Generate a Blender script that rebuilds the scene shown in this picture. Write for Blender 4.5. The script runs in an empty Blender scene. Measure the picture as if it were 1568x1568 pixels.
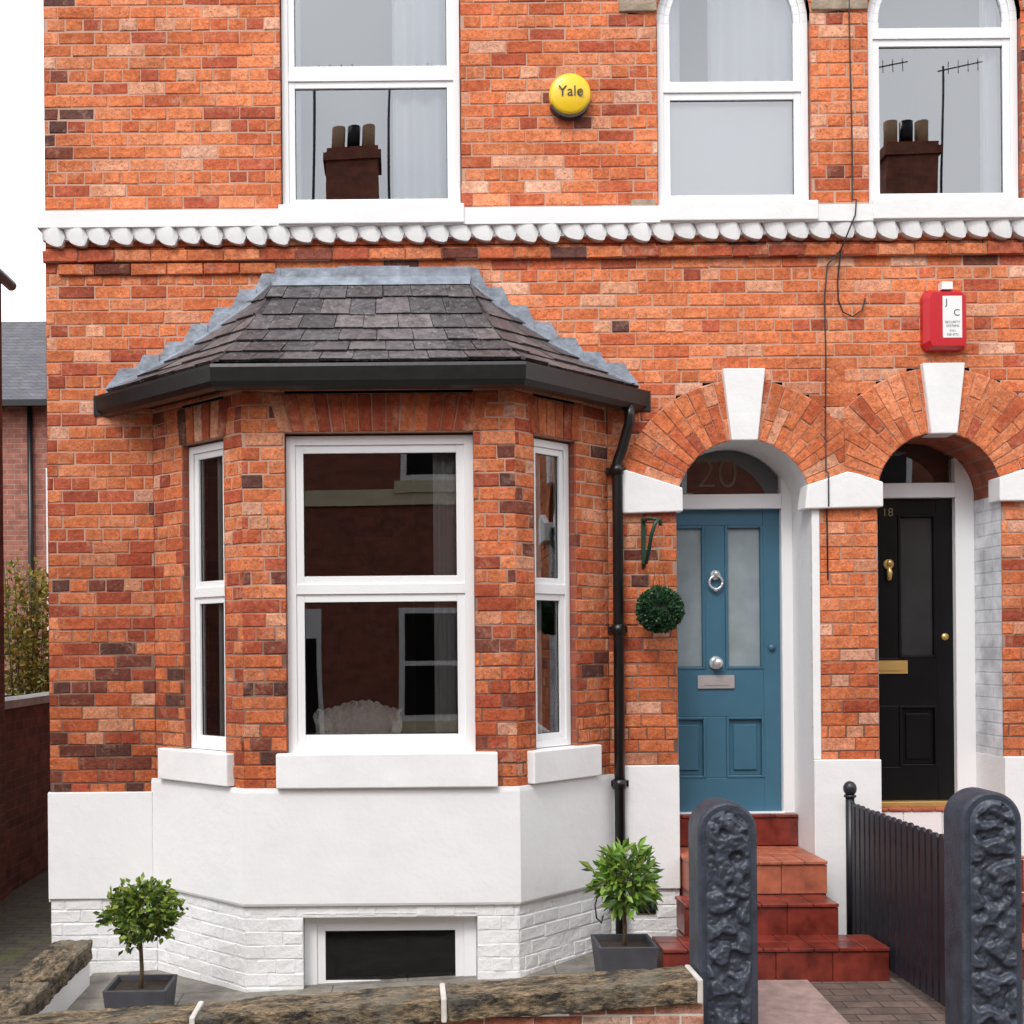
import bpy, bmesh, math, random
from mathutils import Vector, noise
R=random.Random(7)
scene=bpy.context.scene
scene.view_settings.view_transform='Standard'
scene.view_settings.look='None'
scene.view_settings.exposure=0
# ------------------------------------------------------------------ materials
def newmat(name):
    m=bpy.data.materials.new(name); m.use_nodes=True
    nt=m.node_tree; nt.nodes.clear()
    out=nt.nodes.new('ShaderNodeOutputMaterial')
    b=nt.nodes.new('ShaderNodeBsdfPrincipled')
    nt.links.new(b.outputs[0],out.inputs[0])
    return m,nt,b,out
def N(nt,t,**k):
    n=nt.nodes.new(t)
    for a,v in k.items(): setattr(n,a,v)
    return n
def noisen(nt,scale,detail=2,rough=.6,coord='Object',vec=None):
    n=N(nt,'ShaderNodeTexNoise'); n.inputs['Scale'].default_value=scale
    n.inputs['Detail'].default_value=detail; n.inputs['Roughness'].default_value=rough
    if vec is None:
        tc=N(nt,'ShaderNodeTexCoord'); vec=tc.outputs[coord]
    nt.links.new(vec,n.inputs['Vector'])
    return n
def ramp(nt,src,p0,c0,p1,c1):
    r=N(nt,'ShaderNodeValToRGB'); e=r.color_ramp.elements
    e[0].position=p0; e[0].color=(*c0,1); e[1].position=p1; e[1].color=(*c1,1)
    nt.links.new(src,r.inputs[0]); return r
def mixc(nt,mode,fac,a,b):
    m=N(nt,'ShaderNodeMix',data_type='RGBA',blend_type=mode)
    if isinstance(fac,(int,float)): m.inputs[0].default_value=fac
    else: nt.links.new(fac,m.inputs[0])
    for s,v in ((6,a),(7,b)):
        if isinstance(v,tuple): m.inputs[s].default_value=(*v,1)
        else: nt.links.new(v,m.inputs[s])
    return m.outputs[2]
def bump(nt,b,src,strength,dist=.01):
    bp=N(nt,'ShaderNodeBump'); bp.inputs['Strength'].default_value=strength
    bp.inputs['Distance'].default_value=dist
    nt.links.new(src,bp.inputs['Height']); nt.links.new(bp.outputs[0],b.inputs['Normal'])
def simple(name,col,rough=.5,var=.12,scale=8,bs=.15,bscale=60,metal=0,bdist=.003,spec=.5):
    m,nt,b,o=newmat(name)
    if var>.04:
        n=noisen(nt,scale,3)
        r=ramp(nt,n.outputs[0],.3,tuple(c*(1-var) for c in col),.7,tuple(min(1,c*(1+var)) for c in col))
        nt.links.new(r.outputs[0],b.inputs['Base Color'])
    else: b.inputs['Base Color'].default_value=(*col,1)
    b.inputs['Roughness'].default_value=rough; b.inputs['Metallic'].default_value=metal
    b.inputs['Specular IOR Level'].default_value=spec
    if bs:
        n2=noisen(nt,bscale,2); bump(nt,b,n2.outputs[0],bs,bdist)
    return m
def zfac(nt,a,b):
    g=N(nt,'ShaderNodeNewGeometry'); s=N(nt,'ShaderNodeSeparateXYZ'); nt.links.new(g.outputs['Position'],s.inputs[0])
    mr=N(nt,'ShaderNodeMapRange'); mr.inputs['From Min'].default_value=a; mr.inputs['From Max'].default_value=b
    nt.links.new(s.outputs[2],mr.inputs[0]); return mr.outputs[0]
def brick_mat(name):
    m,nt,b,o=newmat(name)
    at=N(nt,'ShaderNodeAttribute'); at.attribute_name='Col'
    n1=noisen(nt,26,4,.8); r1=ramp(nt,n1.outputs[0],.30,(.56,.50,.47),.64,(1.20,1.25,1.28))
    c=mixc(nt,'MULTIPLY',.95,at.outputs['Color'],r1.outputs[0])
    n2=noisen(nt,1.3,3,.75); r2=ramp(nt,n2.outputs[0],.36,(.76,.70,.67),.60,(1.12,1.15,1.16))
    c=mixc(nt,'MULTIPLY',.9,c,r2.outputs[0])
    n3=noisen(nt,7,4,.8); r3=ramp(nt,n3.outputs[0],.54,(0,0,0),.76,(.55,.55,.55))
    c=mixc(nt,'MIX',r3.outputs[0],c,(.64,.39,.28))
    n4=noisen(nt,75,1,.65); r4=ramp(nt,n4.outputs[0],.61,(0,0,0),.70,(.65,.65,.65))
    c=mixc(nt,'MIX',r4.outputs[0],c,(.16,.06,.04))
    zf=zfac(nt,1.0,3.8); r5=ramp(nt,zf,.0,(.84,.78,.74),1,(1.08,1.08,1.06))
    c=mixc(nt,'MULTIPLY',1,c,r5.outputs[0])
    nt.links.new(c,b.inputs['Base Color'])
    b.inputs['Roughness'].default_value=.88; b.inputs['Specular IOR Level'].default_value=.2
    nb=noisen(nt,42,2,.7); bump(nt,b,nb.outputs[0],.75,.008)
    return m
def mortar_mat():
    m,nt,b,o=newmat('mortar')
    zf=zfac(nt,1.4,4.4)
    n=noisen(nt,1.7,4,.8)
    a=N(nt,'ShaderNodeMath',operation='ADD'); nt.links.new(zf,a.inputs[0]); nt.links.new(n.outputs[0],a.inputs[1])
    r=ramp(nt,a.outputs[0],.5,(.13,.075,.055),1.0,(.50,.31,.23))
    nt.links.new(r.outputs[0],b.inputs['Base Color']); b.inputs['Roughness'].default_value=.95; return m
def flat_brick(name,c1,c2,mort,rough=.85,rh=.083):
    m,nt,b,o=newmat(name)
    g=N(nt,'ShaderNodeNewGeometry'); s=N(nt,'ShaderNodeSeparateXYZ'); nt.links.new(g.outputs['Position'],s.inputs[0])
    a=N(nt,'ShaderNodeMath',operation='ADD'); nt.links.new(s.outputs[0],a.inputs[0]); nt.links.new(s.outputs[1],a.inputs[1])
    cb=N(nt,'ShaderNodeCombineXYZ'); nt.links.new(a.outputs[0],cb.inputs[0]); nt.links.new(s.outputs[2],cb.inputs[1])
    t=N(nt,'ShaderNodeTexBrick'); nt.links.new(cb.outputs[0],t.inputs['Vector'])
    t.inputs['Scale'].default_value=1; t.inputs['Brick Width'].default_value=.236; t.inputs['Row Height'].default_value=rh
    t.inputs['Mortar Size'].default_value=.006; t.inputs['Mortar Smooth'].default_value=.3
    t.inputs['Color1'].default_value=(*c1,1); t.inputs['Color2'].default_value=(*c2,1); t.inputs['Mortar'].default_value=(*mort,1)
    n=noisen(nt,6,3); r=ramp(nt,n.outputs[0],.3,(.55,.55,.55),.7,(1.2,1.2,1.2))
    c=mixc(nt,'MULTIPLY',.8,t.outputs[0],r.outputs[0]); nt.links.new(c,b.inputs['Base Color'])
    b.inputs['Roughness'].default_value=rough
    bp=N(nt,'ShaderNodeBump',invert=True); bp.inputs['Strength'].default_value=.6; bp.inputs['Distance'].default_value=.01
    nt.links.new(t.outputs['Fac'],bp.inputs['Height']); nt.links.new(bp.outputs[0],b.inputs['Normal'])
    return m
BR=brick_mat('red_brick')
MORT=mortar_mat()
def wpaint():
    m,nt,b,o=newmat('white_masonry_paint')
    n=noisen(nt,1.6,4,.7); r=ramp(nt,n.outputs[0],.3,(.76,.765,.775),.65,(.81,.81,.815))
    n2=noisen(nt,11,4,.85); r2=ramp(nt,n2.outputs[0],.66,(0,0,0),.80,(.35,.35,.35))
    c=mixc(nt,'MIX',r2.outputs[0],r.outputs[0],(.60,.58,.55)); nt.links.new(c,b.inputs['Base Color'])
    b.inputs['Roughness'].default_value=.6
    n3=noisen(nt,7,3,.7); bump(nt,b,n3.outputs[0],.3,.016); return m
WPAINT=wpaint()
def white_brick_mat():
    m,nt,b,o=newmat('white_painted_brick')
    n=noisen(nt,3,4,.7); r=ramp(nt,n.outputs[0],.3,(.70,.70,.70),.6,(.81,.81,.82))
    n2=noisen(nt,1.9,5,.85); r2=ramp(nt,n2.outputs[0],.60,(0,0,0),.76,(.45,.45,.45))
    c=mixc(nt,'MIX',r2.outputs[0],r.outputs[0],(.50,.46,.41)); nt.links.new(c,b.inputs['Base Color'])
    b.inputs['Roughness'].default_value=.55
    nb=noisen(nt,24,3,.6); bump(nt,b,nb.outputs[0],.6,.012); return m
WBR=white_brick_mat()
PVC=simple('white_upvc',(.81,.815,.825),.3,.02,3,0)
STONEW=simple('white_painted_stone',(.80,.80,.805),.55,.05,4,.3,24,bdist=.007)
BLACKP=simple('black_gloss_paint',(.008,.008,.009),.34,.3,10,.25,24,bdist=.004)
LEAD=simple('lead_flashing',(.24,.27,.32),.5,.35,9,.6,18,metal=.15,bdist=.012)
def leafmat(name):
    m,nt,b,o=newmat(name)
    at=N(nt,'ShaderNodeAttribute'); at.attribute_name='Col'
    nt.links.new(at.outputs['Color'],b.inputs['Base Color']); b.inputs['Roughness'].default_value=.4
    tr=N(nt,'ShaderNodeBsdfTranslucent'); nt.links.new(at.outputs['Color'],tr.inputs[0])
    mx=N(nt,'ShaderNodeMixShader'); mx.inputs[0].default_value=.25
    nt.links.new(b.outputs[0],mx.inputs[1]); nt.links.new(tr.outputs[0],mx.inputs[2]); nt.links.new(mx.outputs[0],o.inputs[0])
    return m
LEAF=leafmat('leaves')
def slate_mat():
    m,nt,b,o=newmat('slate')
    at=N(nt,'ShaderNodeAttribute'); at.attribute_name='Col'
    n=noisen(nt,14,4,.8); r=ramp(nt,n.outputs[0],.34,(.42,.42,.42),.68,(1.4,1.4,1.4))
    c=mixc(nt,'MULTIPLY',.95,at.outputs['Color'],r.outputs[0])
    n2=noisen(nt,30,3,.8); r2=ramp(nt,n2.outputs[0],.59,(0,0,0),.67,(.6,.6,.6))
    c=mixc(nt,'MIX',r2.outputs[0],c,(.30,.28,.25)); nt.links.new(c,b.inputs['Base Color'])
    r3=ramp(nt,n.outputs[0],.4,(.36,.36,.36),.65,(.62,.62,.62)); nt.links.new(r3.outputs[0],b.inputs['Roughness'])
    nb=noisen(nt,18,2); bump(nt,b,nb.outputs[0],.7,.012); return m
SLATE=slate_mat()
def glass_mat(name,k=2.3,tint=(.93,.96,.97),bs=.06):
    m,nt,b,o=newmat(name); nt.nodes.remove(b)
    t=N(nt,'ShaderNodeBsdfTransparent'); t.inputs[0].default_value=(*tint,1)
    g=N(nt,'ShaderNodeBsdfGlossy'); g.inputs['Roughness'].default_value=0.0; g.inputs[0].default_value=(.95,.97,1,1)
    f=N(nt,'ShaderNodeFresnel'); f.inputs[0].default_value=1.5
    mu=N(nt,'ShaderNodeMath',operation='MULTIPLY',use_clamp=True); mu.inputs[1].default_value=k
    nt.links.new(f.outputs[0],mu.inputs[0])
    mx=N(nt,'ShaderNodeMixShader'); nt.links.new(mu.outputs[0],mx.inputs[0])
    nt.links.new(t.outputs[0],mx.inputs[1]); nt.links.new(g.outputs[0],mx.inputs[2]); nt.links.new(mx.outputs[0],o.inputs[0])
    n=noisen(nt,1.5,0,.4); bp=N(nt,'ShaderNodeBump'); bp.inputs['Strength'].default_value=bs; bp.inputs['Distance'].default_value=.02
    nt.links.new(n.outputs[0],bp.inputs['Height']); nt.links.new(bp.outputs[0],g.inputs['Normal'])
    return m
GLASS=glass_mat('window_glass',3.4,bs=.05)
GLASSU=glass_mat('window_glass_upper',5.5,(.96,.98,.99),bs=.06)
GLASSB=glass_mat('basement_glass',1.0,bs=.05)
FROST=simple('frosted_glass',(.25,.30,.32),.25,.12,5,.3,90)
FROSTD=simple('frosted_glass_dark',(.025,.026,.028),.25,.2,5,.2,90)
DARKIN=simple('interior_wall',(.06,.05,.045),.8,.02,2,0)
CURT=simple('curtain_cloth',(.74,.77,.82),.9,.02,6,0)
SANDST=simple('sandstone',(.33,.26,.19),.85,.35,7,.7,45,bdist=.01)
BLUE=simple('blue_door_paint',(.045,.132,.198),.4,.05,5,.08,80)
BLK=simple('black_door_paint',(.005,.005,.006),.3,.2,5,.05,60,spec=.25)
CHROME=simple('chrome',(.75,.75,.76),.3,.02,5,0,metal=.7)
BRASS=simple('brass',(.75,.5,.18),.32,.02,5,0,metal=.7)
REDT=simple('red_quarry_tile',(.17,.027,.018),.3,.5,7,.4,30)
ORT=simple('terracotta_tile',(.37,.11,.06),.45,.35,9,.4,30)
GREYP=simple('grey_planter',(.055,.055,.065),.7,.2,8,.3,40)
SOIL=simple('soil',(.03,.02,.015),.95,.3,20,.6,60)
BARK=simple('bark',(.11,.07,.04),.85,.3,20,.5,60)
POSTM=simple('blue_grey_painted_stone',(.038,.046,.066),.45,.3,12,.6,55,bdist=.006)
IRON=simple('dark_painted_iron',(.015,.016,.023),.4,.25,15,.15,60)
CABLE=simple('black_cable',(.015,.013,.013),.5,.02,10,0)
# ------------------------------------------------------------------ mesh builder
class MB:
    def __init__(s): s.v=[];s.f=[];s.m=[];s.c=[];s.mats=[];s.sm=[]
    def mi(s,mat):
        if mat not in s.mats: s.mats.append(mat)
        return s.mats.index(mat)
    def face(s,pts,mat,col=(.5,.5,.5),smooth=False):
        i=len(s.v); s.v+= [tuple(p) for p in pts]; s.f.append(tuple(range(i,i+len(pts)))); s.m.append(s.mi(mat)); s.c.append(col); s.sm.append(smooth)
    def mesh(s,vs,fs,mat,col=(.5,.5,.5),smooth=False):
        i=len(s.v); s.v+=[tuple(p) for p in vs]; k=s.mi(mat)
        for f in fs: s.f.append(tuple(i+j for j in f)); s.m.append(k); s.c.append(col); s.sm.append(smooth)
    def box(s,F,u0,u1,n0,n1,z0,z1,mat,col=(.5,.5,.5)):
        P=F.P
        vs=[P(u0,n1,z0),P(u1,n1,z0),P(u1,n1,z1),P(u0,n1,z1),P(u0,n0,z0),P(u1,n0,z0),P(u1,n0,z1),P(u0,n0,z1)]
        s.mesh(vs,[(0,1,2,3),(5,4,7,6),(1,5,6,2),(4,0,3,7),(3,2,6,7),(4,5,1,0)],mat,col)
    def prism(s,F,pts,n0,n1,mat,col=(.5,.5,.5)):
        k=len(pts); vs=[F.P(u,n1,z) for u,z in pts]+[F.P(u,n0,z) for u,z in pts]
        fs=[tuple(range(k)),tuple(range(2*k-1,k-1,-1))]+[((i+1)%k,i,k+i,k+(i+1)%k) for i in range(k)]
        s.mesh(vs,fs,mat,col)
    def tube(s,pts,r,mat,seg=10,smooth=True):
        pts=[Vector(p) for p in pts]; n=len(pts); vs=[]
        up=None
        for i,p in enumerate(pts):
            a=pts[i-1] if i>0 else p; b=pts[i+1] if i<n-1 else p
            d=(b-a).normalized()
            if up is None or abs(up.dot(d))>.99:
                up=Vector((0,0,1)) if abs(d.z)<.9 else Vector((0,1,0))
            x=d.cross(up).normalized(); y=x.cross(d).normalized(); up=y
            rr=r[i] if isinstance(r,(list,tuple)) else r
            for k in range(seg):
                t=2*math.pi*k/seg; vs.append(p+x*rr*math.cos(t)+y*rr*math.sin(t))
        fs=[]
        for i in range(n-1):
            for k in range(seg): fs.append((i*seg+k,i*seg+(k+1)%seg,(i+1)*seg+(k+1)%seg,(i+1)*seg+k))
        fs.append(tuple(range(seg))[::-1]); fs.append(tuple(range((n-1)*seg,n*seg)))
        s.mesh(vs,fs,mat,smooth=smooth)
    def ball(s,c,r,mat,seg=16,rings=10,sc=(1,1,1),col=(.5,.5,.5)):
        vs=[];fs=[]
        for i in range(rings+1):
            th=math.pi*i/rings
            for k in range(seg):
                ph=2*math.pi*k/seg
                vs.append((c[0]+r*sc[0]*math.sin(th)*math.cos(ph),c[1]+r*sc[1]*math.sin(th)*math.sin(ph),c[2]+r*sc[2]*math.cos(th)))
        for i in range(rings):
            for k in range(seg): fs.append((i*seg+k,(i+1)*seg+k,(i+1)*seg+(k+1)%seg,i*seg+(k+1)%seg))
        s.mesh(vs,fs,mat,col,True)
    def obj(s,name,parent=None,bevel=0):
        me=bpy.data.meshes.new(name); me.from_pydata(s.v,[],s.f)
        for m in s.mats: me.materials.append(m)
        me.polygons.foreach_set('material_index',s.m); me.polygons.foreach_set('use_smooth',s.sm)
        a=me.color_attributes.new('Col','FLOAT_COLOR','CORNER'); d=[]
        for f,c in zip(s.f,s.c): d+= [c[0],c[1],c[2],1.0]*len(f)
        a.data.foreach_set('color',d)
        me.update()
        o=bpy.data.objects.new(name,me); scene.collection.objects.link(o)
        if parent: o.parent=parent
        if bevel:
            b=o.modifiers.new('bevel','BEVEL'); b.width=bevel; b.segments=2; b.limit_method='ANGLE'; b.angle_limit=math.radians(40)
        return o
class Fr:
    def __init__(s,ox,oy,ux,uy):
        L=math.hypot(ux,uy); s.o=(ox,oy); s.u=(ux/L,uy/L); s.n=(uy/L,-ux/L); s.L=L
    def P(s,u,n,z): return (s.o[0]+u*s.u[0]+n*s.n[0], s.o[1]+u*s.u[1]+n*s.n[1], z)
def empty(name,loc=(0,0,0)):
    e=bpy.data.objects.new(name,None); e.location=loc; scene.collection.objects.link(e); e.empty_display_size=.2; return e
def lerp(a,b,t): return a+(b-a)*t
H=.083; BP=.236
def brickpoly(mb,F,pts,col,mat,proud=0,ch=.0035,back=-.010,jit=.002):
    cx=sum(p[0] for p in pts)/len(pts); cz=sum(p[1] for p in pts)/len(pts)
    pts=[(p[0]+R.uniform(-jit,jit),p[1]+R.uniform(-jit,jit)) for p in pts]
    ins=[]
    for p in pts:
        dx,dz=cx-p[0],cz-p[1]
        c2=ch*R.uniform(.7,2.2)
        ins.append((p[0]+math.copysign(min(c2,abs(dx)*.4),dx),p[1]+math.copysign(min(c2,abs(dz)*.4),dz)))
    pr=proud+R.uniform(-.003,.002); tl=R.uniform(-.002,.002)
    k=len(pts)
    vs=[F.P(u,pr+tl*(1 if i%2 else -1),z) for i,(u,z) in enumerate(ins)]+[F.P(u,pr-ch,z) for u,z in pts]+[F.P(u,back,z) for u,z in pts]
    fs=[tuple(range(k))]
    for i in range(k):
        j=(i+1)%k; fs.append((k+i,k+j,j,i)); fs.append((2*k+i,2*k+j,k+j,k+i))
    mb.mesh(vs,fs,mat,col)
def clip(pts,a,keep_less):
    out=[]
    for i in range(len(pts)):
        p,q=pts[i],pts[(i+1)%len(pts)]
        pin=(p[0]<=a) if keep_less else (p[0]>=a); qin=(q[0]<=a) if keep_less else (q[0]>=a)
        if pin: out.append(p)
        if pin!=qin:
            t=(a-p[0])/(q[0]-p[0]); out.append((a,p[1]+t*(q[1]-p[1])))
    return out
PAL=[(.58,.170,.070),(.63,.200,.088),(.56,.155,.063),(.64,.225,.110),(.50,.120,.052),(.60,.182,.076),(.59,.165,.066)]
MIDD=[(.40,.085,.042),(.35,.078,.042),(.45,.105,.056)]
DARK=[(.17,.055,.040),(.115,.050,.042),(.22,.066,.045)]
PALE=[(.66,.31,.19),(.67,.35,.24),(.65,.28,.165)]
def bcol(pd=.03,pm=.1,pp=.04,shade=1):
    r=R.random()
    c=R.choice(DARK) if r<pd else R.choice(MIDD) if r<pd+pm else (R.choice(PALE) if r<pd+pm+pp else R.choice(PAL))
    k=R.uniform(.88,1.10)*shade
    return tuple(x*k for x in c)
def bricks(mb,F,u0,u1,z0,z1,excl=None,colf=None,joint=.008,proud=0,mat=None,mort=None,ph=0,jit=.0022,mn=-.005):
    mat=mat or BR; mort=mort or MORT
    i=math.floor(z0/H+1e-6)
    while i*H<z1-1e-6:
        a=max(z0,i*H); b=min(z1,(i+1)*H); zm=(a+b)/2
        spans=[]
        if excl is None: spans=[(u0,u1)]
        else:
            st=.005; cur=None; n=int(round((u1-u0)/st))
            for k in range(n+1):
                uu=u0+k*st
                ins=not excl(min(uu+st/2,u1),zm) if k<n else False
                if ins and cur is None: cur=uu
                if (not ins) and cur is not None: spans.append((cur,min(uu,u1))); cur=None
        hd=(i%4==0); pitch=BP/2 if hd else BP
        off=ph+((BP/4 if hd else 0) if not i%2 else BP/2)+R.uniform(-.02,.02)
        wob=R.uniform(-.0015,.0015)
        for s0,s1 in spans:
            mb.face([F.P(s0,mn,a),F.P(s1,mn,a),F.P(s1,mn,b),F.P(s0,mn,b)],mort)
            if b-a<.025: continue
            k0=math.floor((s0-off)/pitch); x=off+k0*pitch
            while x<s1:
                c0=max(x,s0); c1=min(x+pitch,s1)
                jj=joint*R.uniform(.6,1.4)
                l=c0+(jj/2 if c0>s0 else 0); r=c1-(jj/2 if c1<s1 else 0)
                if r-l>.018:
                    col=colf((l+r)/2,zm,hd) if colf else bcol()
                    brickpoly(mb,F,[(l,a+jj/2+wob),(r,a+jj/2+wob),(r,b-jj/2+wob),(l,b-jj/2+wob)],col,mat,proud,jit=jit)
                x+=pitch
        i+=1
def soldiers(mb,F,u0,u1,z0,z1,lean=.0,pd=.06,shade=.85):
    mb.face([F.P(u0,-.004,z0),F.P(u1,-.004,z0),F.P(u1,-.004,z1),F.P(u0,-.004,z1)],MORT)
    n=int(round((u1-u0)/.08)); w=(u1-u0)/n; m=(u0+u1)/2
    for k in range(n):
        a=u0+k*w+.004; b=u0+(k+1)*w-.004
        la=(a-m)*lean; lb=(b-m)*lean
        brickpoly(mb,F,[(a,z0),(b,z0),(b+lb,z1-.005),(a+la,z1-.005)],bcol(pd,.3,.03,shade),BR,.004)
# ------------------------------------------------------------------ HOUSE
house=empty('brick_terraced_house')
W=Fr(0,0,1,0)
c=-.15; WH=1.48; FH=.82; BD=.65
XL=-2.32; XR=6.0; ZT=7.6
ZC1=2.843; R1=.44; CX1=2.215; CX2=3.49; R2=.405; ZC2=2.91; RO=.83
MID=2.875
arches=[(CX1,ZC1,R1),(CX2,ZC2,R2)]
wins=[(2.177,6.02,.5),(3.55,6.02,.5)]
def ex_wall(x,z):
    if z<3.55 and c-WH<x<c+WH: return True
    if -.78<x<.396 and 4.775<z<7.05: return True
    for cx,cz,r in wins:
        if abs(x-cx)<r and 4.775<z<=cz: return True
        if z>cz and math.hypot(x-cx,z-cz)<r+.19: return True
    for cx,cz,r in arches:
        if abs(x-cx)<r and z<=cz: return True
        d=math.hypot(x-cx,z-cz)
        if z>cz and d<r: return True
        if z>cz+math.tan(math.radians(17))*abs(x-cx) and d<RO-.02: return True
    if x<c-WH and z<.96: return True
    if c+WH<x<1.775 and z<1.10: return True
    if x>2.6 and z<1.12: return True
    return False
def wcol(x,z,hd):
    if x<-1.5 and z<3.4:
        lowl=z<2.5
        return bcol((.32 if hd else .18) if lowl else .07,.26,.06,.94)
    if x<-2.05: return bcol(.14,.22,.06,.92)
    if z>4.8 and x<-.8: return bcol(.03,.10,.12,1.03)
    if 4.4<z<4.8: return bcol(.05,.2,.05)
    return bcol(.010,.07,.13,1.05)
mb=MB()
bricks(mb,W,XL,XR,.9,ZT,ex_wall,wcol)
def voussoirs(cx,cz,r0,r1,a0,a1,n,lo=None,hi=None,pd=.0,shade=1.06):
    for k in range(n):
        t0=math.radians(a0+(a1-a0)*k/n); t1=math.radians(a0+(a1-a0)*(k+1)/n)
        g=.0032
        radial=[(r0,r0+(r1-r0)*.62),(r0+(r1-r0)*.62,r1)] if k%2 else [(r0,r0+(r1-r0)*.36),(r0+(r1-r0)*.36,r1)]
        if r1-r0<.3: radial=[(r0,r1)]
        full=[(cx+r*math.cos(t),cz+r*math.sin(t)) for r,t in ((r0,t0),(r1,t0),(r1,t1),(r0,t1))]
        for lim,less in ((lo,False),(hi,True)):
            if lim is not None and len(full)>2: full=clip(full,lim,less)
        if len(full)>2: mb.face([W.P(u,-.001,z) for u,z in full],MORT)
        for ra,rb in radial:
            ra2=ra+(g if ra>r0 else 0); rb2=rb-g
            pts=[]
            for r,t,sg in ((ra2,t0,1),(rb2,t0,1),(rb2,t1,-1),(ra2,t1,-1)):
                tt=t+sg*g/r; pts.append((cx+r*math.cos(tt),cz+r*math.sin(tt)))
            if lo is not None: pts=clip(pts,lo+.001,False)
            if hi is not None and len(pts)>2: pts=clip(pts,hi-.001,True)
            if len(pts)>2:
                ar=abs(sum(pts[i][0]*pts[(i+1)%len(pts)][1]-pts[(i+1)%len(pts)][0]*pts[i][1] for i in range(len(pts))))/2
                if ar>.0003: brickpoly(mb,W,pts,bcol(pd,.05,.08,shade),BR,.006,back=-.004)
mb.box(W,MID-.09,MID+.09,-.012,-.002,3.0,3.75,BR,(.56,.165,.07))
voussoirs(CX1,ZC1,R1,RO,17,163,22,hi=MID)
voussoirs(CX2,ZC2,R2,RO,17,163,21,lo=MID,hi=4.12)
for cx,cz,r in wins: voussoirs(cx,cz,r,r+.21,4,176,22)
mb.obj('front_wall_bricks',house)
mb=MB()
SB=flat_brick('side_brick',(.42,.11,.06),(.25,.07,.045),(.3,.18,.13))
mb.face([(XL,0.001,-.3),(XL,9,-.3),(XL,9,ZT),(XL,0.001,ZT)],SB)
mb.face([(XR,0.001,-.3),(XR,9,-.3),(XR,9,ZT),(XR,0.001,ZT)],SB)
mb.face([(XL,9,-.3),(XR,9,-.3),(XR,9,ZT),(XL,9,ZT)],SB)
mb.obj('outer_walls',house)
mb=MB()
RS=flat_brick('roof_slate_far',(.07,.07,.085),(.10,.095,.11),(.03,.03,.035),.6)
mb.face([(XL-.1,-.25,ZT-.1),(XR,-.25,ZT-.1),(XR,4.5,ZT+2.6),(XL-.1,4.5,ZT+2.6)],RS)
mb.face([(XL-.1,9.25,ZT-.1),(XR,9.25,ZT-.1),(XR,4.5,ZT+2.6),(XL-.1,4.5,ZT+2.6)],RS)
mb.face([(XL,0,ZT-.05),(XL,9,ZT-.05),(XL,4.5,ZT+2.5)],SB); mb.face([(XR,0,ZT-.05),(XR,9,ZT-.05),(XR,4.5,ZT+2.5)],SB)
mb.box(W,XL-.1,XR,0,.27,ZT-.2,ZT-.1,BLACKP)
mb.obj('main_roof',house)
# cornice: plain band with a pointed saw-tooth moulding under it
mb=MB()
CT=4.775
mb.box(W,XL-.03,XR,-.01,.085,CT-.104,CT+.004,STONEW)
mb.box(W,XL-.01,XR,-.01,.036,CT-.170,CT-.105,STONEW)
x=XL-.02; PT=.146
while x<XR:
    rows=5; vs=[];fs=[]; sh=R.uniform(-.005,.005); dpt=R.uniform(.85,1.1)
    S=[0,.08,.22,.40,.58,.74,.86,.93,1.0]; Fq=[0,.35,.66,.85,.96,1.0,.92,.55,0]; ns=len(S)-1
    for j in range(rows+1):
        t=j/rows
        for i in range(ns+1):
            f=Fq[i]; s=S[i]
            n=.046+(.036*(1-.35*t**1.5))*f*dpt
            zb=.102+(.040+.074*f*dpt)*t
            vs.append(W.P(x+sh+s*PT+.020*t,n,CT-zb))
    for j in range(rows):
        for i in range(ns): fs.append(((j+1)*(ns+1)+i,(j+1)*(ns+1)+i+1,j*(ns+1)+i+1,j*(ns+1)+i))
    mb.mesh(vs,fs,STONEW,smooth=False)
    bot=vs[rows*(ns+1):]
    mb.mesh(bot+[(p[0],-.0,p[2]+.004) for p in bot],[(i,i+1,ns+2+i,ns+1+i) for i in range(ns)],STONEW)
    x+=PT
mb.obj('cornice_moulding',house)
mb=MB()
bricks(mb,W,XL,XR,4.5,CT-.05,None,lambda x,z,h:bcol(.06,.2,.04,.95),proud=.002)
x=XL-.01
while x<XR:
    brickpoly(mb,W,[(x,CT-.308),(x+.228,CT-.308),(x+.228,CT-.238),(x,CT-.238)],bcol(.08,.25,.04,.95),BR,.034)
    mb.face([W.P(x,.02,CT-.308),W.P(x+.236,.02,CT-.308),W.P(x+.236,.02,CT-.234),W.P(x,.02,CT-.234)],MORT)
    mb.face([W.P(x,.0,CT-.308),W.P(x+.236,.0,CT-.308),W.P(x+.236,.03,CT-.308),W.P(x,.03,CT-.308)],MORT)
    x+=.236
x=XL-.01+.1
while x<-.9:
    brickpoly(mb,W,[(x,CT-.39),(x+.228,CT-.39),(x+.228,CT-.32),(x,CT-.32)],bcol(.1,.2,.05,.9),BR,.020)
    x+=.236
mb.obj('string_course_bricks',house)
mb=MB()
mb.box(W,1.43,1.675,-.02,.015,6.07,6.24,SANDST); mb.box(W,2.68,3.048,-.02,.015,6.07,6.24,SANDST); mb.box(W,4.055,4.3,-.02,.015,6.07,6.24,SANDST)
mb.box(W,1.50,1.66,-.02,.008,4.78,4.85,SANDST)
mb.obj('springer_stones',house,bevel=.008)
mb=MB()
for a,b in ((-.79,.406),(1.667,2.687),(3.04,4.06)):
    mb.box(W,a,b,-.1,.10,CT-.098,CT+.028,STONEW)
mb.obj('upper_window_sills',house,bevel=.006)
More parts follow.
